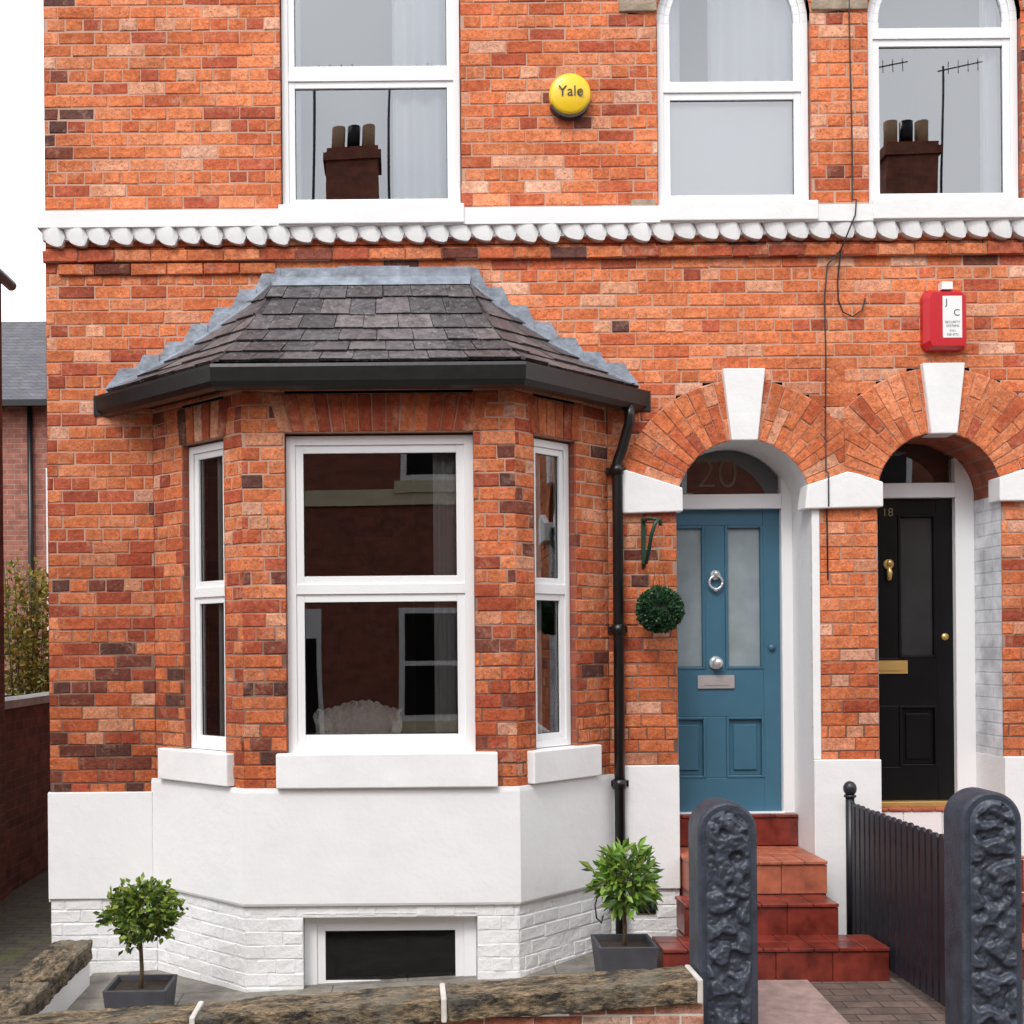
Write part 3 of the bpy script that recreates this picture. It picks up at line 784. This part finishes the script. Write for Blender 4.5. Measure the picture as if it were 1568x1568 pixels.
to=bpy.data.objects.new('lettering',t); scene.collection.objects.link(to); to.parent=al; to.location=(0,-.093,0.004); to.rotation_euler=(math.pi/2,0,0); t.materials.append(DK)
al2=empty('burglar_alarm_box',(3.515,0,4.03))
mb=MB(); RED=simple('red_plastic',(.52,.012,.02),.3,.03,5,0); LAB=simple('white_label',(.8,.8,.8),.5,.02,5,0)
outl=[(-.115,-.19),(.12,-.19),(.135,-.15),(.135,.16),(.10,.195),(-.12,.195),(-.14,.15),(-.14,-.15)]
k=len(outl)
vs=[W.P(u,0,z) for u,z in outl]+[W.P(u,.05,z) for u,z in outl]+[W.P(u*.86+.006,.085,z*.9) for u,z in outl]
fs=[tuple(range(2*k,3*k))]
for l in (0,1):
    for i in range(k): fs.append((l*k+i,l*k+(i+1)%k,(l+1)*k+(i+1)%k,(l+1)*k+i))
mb.mesh(vs,fs,RED)
mb.box(W,-.03,.095,.085,.0875,-.12,.15,LAB); mb.box(W,-.03,.04,.02,.08,.195,.245,LAB)
mb.obj('red_cover',al2,bevel=.004)
for s,(x,z),sz in (('J',(-.005,.11),.06),('C',(.06,.04),.06),('SECURITY',(.033,-.02),.022),('SYSTEMS',(.033,-.045),.022),('0161',(.033,-.075),.02),('928 4772',(.033,-.1),.02)):
    t=bpy.data.curves.new('label_text','FONT'); t.body=s; t.size=sz; t.align_x='CENTER'; t.align_y='CENTER'
    to=bpy.data.objects.new('label_text',t); scene.collection.objects.link(to); to.parent=al2; to.location=(x,-.0885,z); to.rotation_euler=(math.pi/2,0,0); t.materials.append(DK)
# ------------------------------------------------------------------ foliage
def leaf(mb,p,d,size,col,wr=.42):
    d=d.normalized(); up=Vector((R.uniform(-1,1),R.uniform(-1,1),R.uniform(-.2,1)))
    s=d.cross(up)
    if s.length<1e-3: s=d.cross(Vector((1,0,0)))
    s.normalize(); nn=s.cross(d).normalized()
    a=p; b=p+d*size*.5+s*size*wr*.5+nn*size*.06; cc=p+d*size-nn*size*.08; e=p+d*size*.5-s*size*wr*.5+nn*size*.06
    mb.mesh([a,b,cc,e],[(0,1,2),(0,2,3)],LEAF,col)
def crown(mb,c0,rx,rz,n,size,lump=.18,seed=0,inner=.45,pal=None,wr=.42,spread=.8):
    pal=pal or [(.14,.22,.03),(.20,.29,.04),(.08,.14,.02),(.27,.33,.06),(.045,.08,.018)]
    cnt=0
    while cnt<n:
        v=Vector((R.gauss(0,1),R.gauss(0,1),R.gauss(0,1))).normalized()
        L=1+lump*2*noise.noise(v*2.2+Vector((seed,0,0)))
        r=lerp(inner,1,R.random()**.45)*L
        if noise.noise(v*3.1+Vector((seed+9,r*2,0)))<-.28 : continue
        p=Vector((c0[0]+v.x*rx*r,c0[1]+v.y*rx*r,c0[2]+v.z*rz*r))
        d=v+Vector((R.uniform(-1,1),R.uniform(-1,1),R.uniform(-.8,1)))*spread
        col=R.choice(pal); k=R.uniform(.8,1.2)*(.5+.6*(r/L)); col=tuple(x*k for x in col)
        leaf(mb,p,d,size*R.uniform(.7,1.25),col,wr); cnt+=1
def pot_tree(x,y,zg,pw,ph,zc,rx,rz,n,size,sd,pal=None,wr=.42,spread=.8):
    e=empty('potted_bay_tree',(x,y,zg)); mb=MB()
    a=pw/2; b=a*.86; t=.02
    vs=[]
    for w,z in ((b,0),(a,ph),(a-t,ph),(a-t-.005,ph-.04)):
        vs+=[(-w,-w,z),(w,-w,z),(w,w,z),(-w,w,z)]
    fs=[]
    for l in range(3):
        for i in range(4): fs.append((l*4+i,l*4+(i+1)%4,(l+1)*4+(i+1)%4,(l+1)*4+i))
    mb.mesh(vs,fs,GREYP)
    mb.face([(-a+t,-a+t,ph-.03),(a-t,-a+t,ph-.03),(a-t,a-t,ph-.03),(-a+t,a-t,ph-.03)],SOIL)
    mb.obj('square_planter',e,bevel=.004)
    mb=MB(); h=zc-zg
    mb.tube([(0,0,ph-.05),(.006,.0,ph+.08),(-.004,.004,h-rz*.6),(0,0,h)],[.014,.012,.010,.006],BARK,8)
    for k in range(14):
        th=R.uniform(0,6.28); el=R.uniform(-.2,1.2); L=R.uniform(.5,.85)
        mb.tube([(0,0,h-rz*.6+.02*k/3),(math.cos(th)*rx*L*.5,math.sin(th)*rx*L*.5,h-rz*.3+el*.04),(math.cos(th)*rx*L,math.sin(th)*rx*L,h+el*rz*.5)],[.005,.004,.002],BARK,5)
    mb.obj('stem',e)
    mb=MB(); crown(mb,(0,0,h),rx,rz,n,size,.28,sd,.2,pal,wr,spread)
    mb.obj('crown',e)
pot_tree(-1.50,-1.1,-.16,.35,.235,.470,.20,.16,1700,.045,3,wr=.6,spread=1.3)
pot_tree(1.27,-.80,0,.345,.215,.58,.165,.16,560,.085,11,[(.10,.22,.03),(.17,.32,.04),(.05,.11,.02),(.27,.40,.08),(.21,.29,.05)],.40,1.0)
hb=empty('hanging_topiary_ball',(1.62,-.2,2.17)); mb=MB()
mb.ball((0,0,0),.118,simple('topiary_core',(.01,.03,.012),.8,.02,30,0),20,12)
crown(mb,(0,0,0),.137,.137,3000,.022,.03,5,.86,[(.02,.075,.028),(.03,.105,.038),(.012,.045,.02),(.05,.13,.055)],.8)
mb.obj('ball_foliage',hb)
mb=MB()
GI=simple('green_iron',(.010,.045,.028),.4,.2,10,0)
mb.box(W,-.075,-.05,-.198,-.180,.28,.60,GI)
mb.tube([(-.062,.19,.30),(-.062,.10,.31),(-.06,.03,.37),(-.05,-.01,.47),(-.03,-.02,.54),(-.005,-.01,.575),(.014,.0,.56),(.008,0,.535)],.013,GI,8)
mb.tube([(-.062,.19,.58),(-.05,.09,.59),(-.02,0,.575)],.011,GI,8)
CH=simple('bracket_chain',(.18,.13,.07),.5,.02,10,0)
for s in (-1,0,1): mb.tube([(0,0,.54),(s*.045,s*.02,.12)],.0018,CH,5)
mb.obj('bracket_and_chain',hb)
# ------------------------------------------------------------------ gate posts
def gate_post(x0,x1,y,zb,zt,sd):
    w=x1-x0; r=w/2; e=empty('gate_post',((x0+x1)/2,y,zb)); h=zt-zb
    mb=MB()
    out=[(-r,0),(r,0)]+[(r*math.cos(t),h-r+r*math.sin(t)) for t in [math.pi*k/22 for k in range(23)]]
    mb.prism(W,out,-.22,0,POSTM)
    mb.obj('post_body',e,bevel=.014)
    mb=MB(); vs=[];fs=[]; nu,nv=44,190; ri=r-.036
    for j in range(nv+1):
        z=lerp(.02,h-r+ri,j/nv)
        hw=ri if z<h-r else math.sqrt(max(1e-6,ri*ri-(z-(h-r))**2))
        for i in range(nu+1):
            u=lerp(-hw,hw,i/nu)
            edge=min(1,min(hw-abs(u),(h-r+ri)-z if z>h-r else 1,)/.018)
            a=noise.noise(Vector((u*13,z*16,sd))); b2=noise.noise(Vector((u*33,z*40,sd+4))); c3=noise.noise(Vector((u*80,z*80,sd)))
            bb=.004+edge*(.030*max(0,min(1,(a+.18)*3.4))+.010*b2+.005*c3)
            vs.append((u,-bb,z))
    for j in range(nv):
        for i in range(nu): fs.append((j*(nu+1)+i,j*(nu+1)+i+1,(j+1)*(nu+1)+i+1,(j+1)*(nu+1)+i))
    mb.mesh(vs,fs,POSTM,smooth=True); mb.obj('rock_faced_panel',e)
gate_post(1.425,1.715,-2.0,-.15,1.175,1.7)
gate_post(2.715,3.01,-2.0,-.15,1.215,8.2)
# ------------------------------------------------------------------ close-set picket railing between the two paths
rl=empty('metal_railing',(2.83,0,0)); mb=MB()
n=22
RF=Fr(0,0,0,-1)
zt=.935
for i in range(n):
    u=lerp(.235,1.92,i/(n-1)); z1=zt+R.uniform(-.003,.003)
    pts=[(u-.027,.03),(u+.027,.03),(u+.027,z1-.022),(u+.012,z1-.004),(u-.010,z1),(u-.027,z1-.006)]
    mb.prism(RF,pts,-.008,.008,IRON)
for z in (.12,.80): mb.box(RF,.16,1.96,-.020,-.0085,z-.02,z+.02,IRON)
mb.tube([(0,-.17,0),(0,-.17,.98)],.028,IRON,12); mb.ball((0,-.17,1.02),.042,IRON,sc=(1,1,1.15))
mb.tube([(0,-.17,.965),(0,-.17,.98)],.038,IRON,12)
mb.obj('pickets_and_rails',rl)
# ------------------------------------------------------------------ boundary walls
def rough(name,parent,L,Dp,Ht,loc,rotz,tilt,seed,mat,amp=.012,cut=.035):
    bm=bmesh.new(); bmesh.ops.create_cube(bm,size=1)
    for v in bm.verts: v.co=Vector((v.co.x*L,v.co.y*Dp,v.co.z*Ht))
    bmesh.ops.bevel(bm,geom=[e for e in bm.edges],offset=.010,segments=1,affect='EDGES')
    k=int(L/cut)
    for i in range(1,k):
        bmesh.ops.bisect_plane(bm,geom=bm.verts[:]+bm.edges[:]+bm.faces[:],plane_co=(-L/2+i*L/k,0,0),plane_no=(1,0,0))
    for i in range(1,7): bmesh.ops.bisect_plane(bm,geom=bm.verts[:]+bm.edges[:]+bm.faces[:],plane_co=(0,-Dp/2+i*Dp/7,0),plane_no=(0,1,0))
    for i in range(1,4): bmesh.ops.bisect_plane(bm,geom=bm.verts[:]+bm.edges[:]+bm.faces[:],plane_co=(0,0,-Ht/2+i*Ht/4),plane_no=(0,0,1))
    for v in bm.verts:
        q=v.co*5+Vector((seed*5,0,0)); q2=v.co*30+Vector((seed,3,0))
        v.co+=Vector((0,noise.noise(q),noise.noise(q+Vector((0,7,0)))))*amp*.8+Vector((noise.noise(q2),noise.noise(q2+Vector((4,0,0))),noise.noise(q2+Vector((0,4,0)))))*amp*.7
    me=bpy.data.meshes.new(name); bm.to_mesh(me); bm.free(); me.materials.append(mat)
    o=bpy.data.objects.new(name,me); scene.collection.objects.link(o); o.parent=parent; o.location=loc; o.rotation_euler=(0,tilt,rotz); return o
def cop_mat():
    m,nt,b,o=newmat('weathered_sandstone_coping')
    mp=N(nt,'ShaderNodeMapping'); mp.inputs['Scale'].default_value=(.45,1,1.3)
    tc=N(nt,'ShaderNodeTexCoord'); nt.links.new(tc.outputs['Object'],mp.inputs[0])
    n=noisen(nt,13,5,.8,vec=mp.outputs[0]); r=ramp(nt,n.outputs[0],.40,(.025,.022,.02),.60,(.33,.25,.16))
    n2=noisen(nt,45,4,.8,vec=mp.outputs[0]); r2=ramp(nt,n2.outputs[0],.38,(.30,.30,.30),.62,(1.4,1.35,1.25))
    c=mixc(nt,'MULTIPLY',.95,r.outputs[0],r2.outputs[0])
    n3=noisen(nt,4,4,.8); r3=ramp(nt,n3.outputs[0],.52,(0,0,0),.66,(.6,.6,.6))
    c=mixc(nt,'MIX',r3.outputs[0],c,(.18,.17,.14))
    nt.links.new(c,b.inputs['Base Color']); b.inputs['Roughness'].default_value=.9
    bump(nt,b,n2.outputs[0],1,.025); return m
COP=cop_mat()
gw=empty('garden_wall',(0,-2,0))
sl=.066
def zc_(x): return .35+(x-1.42)*sl
joints=[-2.25,-1.03,.175,1.40]
MW=simple('lime_mortar',(.60,.57,.52),.9,.15,9,.5,60)
for i in range(3):
    a,b=joints[i]+.012,joints[i+1]-.012; m=(a+b)/2
    rough('coping_stone',gw,b-a,.28,.115,(m,0,zc_(m)-.06),0,-sl,i+1,COP)
for x in joints[1:]:
    mb=MB(); mb.box(W,x-.017,x+.011,-.138,.140,zc_(x)-.118,zc_(x)+.001,MW); mb.obj('mortar_joint',gw,bevel=.008)
mb=MB()
WF=Fr(0,-.10,1,0)
bricks(mb,WF,-2.25,1.42,-.35,.28,lambda x,z: z>zc_(x)-.10,lambda u,z,h:R.choice([(.42,.17,.12),(.50,.27,.20),(.34,.12,.08),(.5,.36,.28)]),mort=MW)
mb.box(Fr(0,.1,1,0),-2.25,1.42,0.02,.19,-.35,.08,WPAINT)
mb.obj('wall_bricks',gw)
gw2=empty('garden_wall',(-2.1,0,0))
rough('coping_stone',gw2,.9,.24,.12,(.0,-.72,.06),math.pi/2,0,7,COP,.016)
rough('coping_stone',gw2,.72,.24,.12,(-.0,-1.56,.05),math.pi/2,0,9,COP,.016)
mb=MB(); mb.box(W,-.10,.10,.28,1.9,-.35,.0,WPAINT)
mb.box(W,-.106,.0,.28,1.9,-.35,-.01,SB)
mb.obj('wall_core',gw2)
# ------------------------------------------------------------------ ground
def sheet(name,pts,mat,parent=None):
    mb=MB(); mb.face(pts,mat); return mb.obj(name,parent)
ASPH=simple('asphalt',(.05,.05,.052),.9,.25,4,.6,120)
GR=simple('earth',(.10,.10,.07),.95,.3,.5,.3,10)
sheet('ground',[(-250,-250,-.36),(250,-250,-.36),(250,250,-.36),(-250,250,-.36)],GR)
sheet('road',[(-80,-9.2,-.24),(80,-9.2,-.24),(80,-4.2,-.24),(-80,-4.2,-.24)],ASPH)
def paver(name,c1,c2,mo,w,h):
    m,nt,b,o=newmat(name)
    g=N(nt,'ShaderNodeNewGeometry')
    t=N(nt,'ShaderNodeTexBrick'); nt.links.new(g.outputs['Position'],t.inputs['Vector']); t.inputs['Scale'].default_value=1
    t.inputs['Brick Width'].default_value=w; t.inputs['Row Height'].default_value=h; t.inputs['Mortar Size'].default_value=.005
    t.inputs['Color1'].default_value=(*c1,1); t.inputs['Color2'].default_value=(*c2,1); t.inputs['Mortar'].default_value=(*mo,1)
    n=noisen(nt,8,4,.7); r=ramp(nt,n.outputs[0],.3,(.5,.5,.5),.7,(1.25,1.25,1.25))
    c=mixc(nt,'MULTIPLY',.85,t.outputs[0],r.outputs[0])
    n3=noisen(nt,2.2,4,.7); r3=ramp(nt,n3.outputs[0],.54,(0,0,0),.66,(.7,.7,.7))
    c=mixc(nt,'MIX',r3.outputs[0],c,(.07,.09,.02) if 'mossy' in name else mo)
    nt.links.new(c,b.inputs['Base Color']); b.inputs['Roughness'].default_value=.7
    bp=N(nt,'ShaderNodeBump',invert=True); bp.inputs['Strength'].default_value=.6; bp.inputs['Distance'].default_value=.01
    nt.links.new(t.outputs['Fac'],bp.inputs['Height']); nt.links.new(bp.outputs[0],b.inputs['Normal']); return m
PF=paver('flag_paving',(.20,.18,.16),(.24,.22,.19),(.1,.1,.09),.9,.6)
KS=simple('kerb_stone',(.28,.27,.25),.85,.2,6,.4,50)
mb=MB(); mb.box(W,-80,80,2.15,4.08,-.36,-.125,PF); mb.box(W,-80,80,4.085,4.2,-.36,-.12,KS); mb.obj('pavement')
mb=MB(); mb.box(W,-80,80,9.32,11.9,-.36,-.125,PF); mb.box(W,-80,80,9.2,9.315,-.36,-.12,KS); mb.obj('pavement')
PK=simple('pink_concrete',(.30,.21,.19),.85,.25,10,.6,70,bdist=.006)
PV=paver('block_paving',(.12,.085,.07),(.17,.12,.10),(.05,.045,.04),.2,.1)
sheet('garden_path',[(1.45,-2.2,-.1),(2.32,-2.2,-.1),(2.32,-.8,0),(1.45,-.8,0)],PK)
sheet('garden_path',[(2.322,-2.2,-.096),(4.4,-2.2,-.096),(4.4,-.5,.004),(2.322,-.5,.004)],PV)
sheet('front_garden_paving',[(-2.05,-1.9,-.162),(1.5,-1.9,-.03),(1.5,.0,.002),(-2.05,.0,-.162)],PF)
MOSS=paver('mossy_setts',(.07,.06,.047),(.095,.08,.06),(.02,.022,.012),.2,.1)
sheet('side_passage',[(-3.6,-2.2,-.13),(-2.2,-2.2,-.13),(-2.2,14,-.13),(-3.6,14,-.13)],MOSS)
# ------------------------------------------------------------------ neighbours at left
OB=flat_brick('old_brick',(.26,.085,.06),(.16,.06,.045),(.20,.14,.11))
OB2=flat_brick('far_brick',(.40,.15,.11),(.30,.11,.08),(.36,.28,.24))
def abox(mb,x0,x1,y0,y1,z0,z1,mat): mb.box(W,x0,x1,-y1,-y0,z0,z1,mat)
nh=empty('brick_house',(-6.05,0,0)); mb=MB()
abox(mb,-3,2.69,-.4,2.3,-.36,5.1,OB)
mb.obj('walls',nh)
mb=MB()
mb.mesh([(2.76,-.5,5.05),(2.76,2.4,5.05),(0,2.4,6.8),(0,-.5,6.8),(-3.1,-.5,5.05),(-3.1,2.4,5.05)],[(0,1,2,3),(3,2,5,4)],RS)
mb.mesh([(2.68,2.3,5.1),(-3,2.3,5.1),(0,2.3,6.78)],[(0,1,2)],OB); mb.mesh([(2.68,-.4,5.1),(-3,-.4,5.1),(0,-.4,6.78)],[(0,1,2)],OB)
mb.tube([(2.76,-.5,5.02),(2.76,2.35,5.02)],.045,BLACKP,10)
mb.obj('roof_and_gutter',nh)
mb=MB()
mb.box(W,-2.0,-.9,.4,.44,1.0,2.5,PVC); mb.box(W,-1.92,-.98,.44,.445,1.08,2.42,BLK)
mb.obj('window',nh)
PCO=simple('pale_coping',(.5,.5,.48),.8,.2,6,.3,40)
bw=empty('brick_wall',(-3.42,0,0)); mb=MB(); abox(mb,-.2,.02,2.31,7,-.36,1.45,OB); abox(mb,-.24,.06,2.31,7,1.452,1.52,PCO); mb.obj('wall_and_coping',bw)
bw=empty('brick_wall',(-3.0,7,0)); mb=MB(); abox(mb,-3,.75,.0,.2,-.36,1.4,OB); abox(mb,-3,.78,-.04,.24,1.402,1.47,PCO); mb.obj('wall_and_coping',bw)
fh=empty('brick_house',(-6,12,0)); mb=MB(); abox(mb,-4,3.9,0,6,-.36,6.0,OB2); mb.obj('walls',fh)
mb=MB(); mb.mesh([(-4.2,-.25,5.95),(4.1,-.25,5.95),(4.1,3,8.1),(-4.2,3,8.1),(4.1,6.2,5.95),(-4.2,6.2,5.95)],[(0,1,2,3),(3,2,4,5)],RS)
mb.box(W,-4.2,4.1,.25,.36,5.86,5.96,BLACKP)
mb.tube([(-.06,-.06,5.9),(-.06,-.06,0)],.045,BLACKP,8)
mb.box(W,.19,.24,.0,.05,-.3,4.9,PVC)
mb.obj('roof_and_pipes',fh)
sh=empty('shrub',(-4.30,6,0)); mb=MB()
for k in range(30):
    th=R.uniform(0,6.28); rr=R.uniform(.05,.5); hh=R.uniform(1.8,3.0)
    mb.tube([(math.cos(th)*rr*.3,math.sin(th)*rr*.3,0),(math.cos(th)*rr*.7,math.sin(th)*rr*.7,hh*.5),(math.cos(th)*rr,math.sin(th)*rr,hh)],[.014,.01,.004],BARK,5)
mb.obj('stems',sh); mb=MB()
for cc,rx,rz,n in (((0,0,2.45),.46,.5,1100),((.05,0,1.8),.5,.5,1200),((.1,-.1,1.5),.45,.4,700)):
    crown(mb,cc,rx,rz,n,.07,.35,R.random()*9,.1,[(.28,.27,.05),(.42,.36,.07),(.13,.17,.03),(.42,.27,.06)],spread=1.2,wr=.6)
mb.obj('leaves',sh)
# ------------------------------------------------------------------ terrace across the street (seen in the windows)
oh=empty('brick_house',(0,-14,0)); mb=MB()
OB3=flat_brick('opposite_brick',(.36,.10,.055),(.24,.07,.045),(.2,.14,.11))
abox(mb,-26,26,-8,0,-.36,7.2,OB3); mb.obj('walls',oh)
mb=MB(); CR=simple('cream_band',(.7,.6,.42),.7,.1,4,.2,30)
abox(mb,-26,26,0,.06,4.35,4.62,CR); abox(mb,-26,26,0,.2,7.1,7.25,BLACKP)
for i in range(-5,6):
    x=i*4.2+.5
    for (a,b,z0,z1) in ((x-.6,x+.6,.7,2.6),(x-.55,x+.55,4.75,6.5)):
        abox(mb,a,b,0,.03,z0,z1,PVC); abox(mb,a+.1,b-.1,.03,.034,z0+.1,(z0+z1)/2-.04,BLK); abox(mb,a+.1,b-.1,.03,.034,(z0+z1)/2+.04,z1-.1,BLK)
        abox(mb,a-.1,b+.1,0,.1,z0-.2,z0,CR)
    abox(mb,x+1.3,x+2.3,0,.03,0,2.6,PVC); abox(mb,x+1.38,x+2.22,.03,.034,0,2.1,BLK)
mb.obj('windows_and_doors',oh)
mb=MB(); mb.mesh([(-26,.25,7.15),(26,.25,7.15),(26,-4,9.4),(-26,-4,9.4),(26,-8.2,7.15),(-26,-8.2,7.15)],[(0,1,2,3),(3,2,4,5)],RS)
CP1=simple('chimney_pot',(.4,.25,.15),.8,.02,5,0)
for x in (-.9,9.6,-11,19):
    abox(mb,x-.5,x+.5,-1.6,-.9,7.5,11.35,OB3); abox(mb,x-.56,x+.56,-1.66,-.84,11.1,11.25,OB3)
    for k in (-.3,0,.3): mb.tube([(x+k,-1.25,11.35),(x+k,-1.25,11.85)],.13,CP1 if k else BLK,10)
    for k,hh in ((-.75,12.9),(.7,12.9)):
        mb.tube([(x+k,-1.2,9),(x+k,-1.2,hh)],.025,IRON,6); mb.tube([(x+k-.1,-1.2,hh-.1),(x+k+.8,-1.2,hh+.1)],.014,IRON,5)
        for q in range(4): mb.tube([(x+k+.1+q*.2,-1.2,hh-.16+q*.02),(x+k+.1+q*.2,-1.2,hh+.1+q*.02)],.008,IRON,4)
mb.obj('roof_and_chimneys',oh)
# ------------------------------------------------------------------ light
w=bpy.data.worlds.new('World'); scene.world=w; w.use_nodes=True; nt=w.node_tree; nt.nodes.clear()
out=N(nt,'ShaderNodeOutputWorld'); bg=N(nt,'ShaderNodeBackground'); sky=N(nt,'ShaderNodeTexSky'); sky.sky_type='NISHITA'; sky.sun_disc=False
sky.sun_elevation=math.radians(51); sky.sun_rotation=math.radians(205); sky.dust_density=3; sky.air_density=1.0
hs=N(nt,'ShaderNodeHueSaturation'); hs.inputs['Saturation'].default_value=.16; hs.inputs['Value'].default_value=1.6
nt.links.new(sky.outputs[0],hs.inputs['Color'])
cc0=mixc(nt,'MIX',.5,hs.outputs[0],(13.2,13.2,13.3))
cl=noisen(nt,2.2,3,.55,'Generated'); crr=ramp(nt,cl.outputs[0],.35,(.84,.87,.91),.65,(1.3,1.3,1.3))
cc=mixc(nt,'MULTIPLY',1.0,cc0,crr.outputs[0])
nt.links.new(cc,bg.inputs[0]); bg.inputs[1].default_value=.15; nt.links.new(bg.outputs[0],out.inputs[0])
sd=bpy.data.lights.new('sun','SUN'); sd.energy=1.5; sd.angle=math.radians(14); sd.color=(1,.96,.90)
so=bpy.data.objects.new('sun',sd); scene.collection.objects.link(so)
d=Vector((-.36,-.77,1.05)); so.rotation_euler=(d).to_track_quat('Z','Y').to_euler(); so.location=(-5,-10,14)
cam=bpy.data.cameras.new('camera'); co=bpy.data.objects.new('camera',cam); scene.collection.objects.link(co)
co.location=(0,-8,1.95); co.rotation_euler=(math.pi/2,.0087,0)
cam.sensor_width=36; cam.lens=36*1880/1568; cam.shift_x=.1046; cam.shift_y=.1314; cam.clip_end=1000; cam.clip_start=.05
scene.camera=co
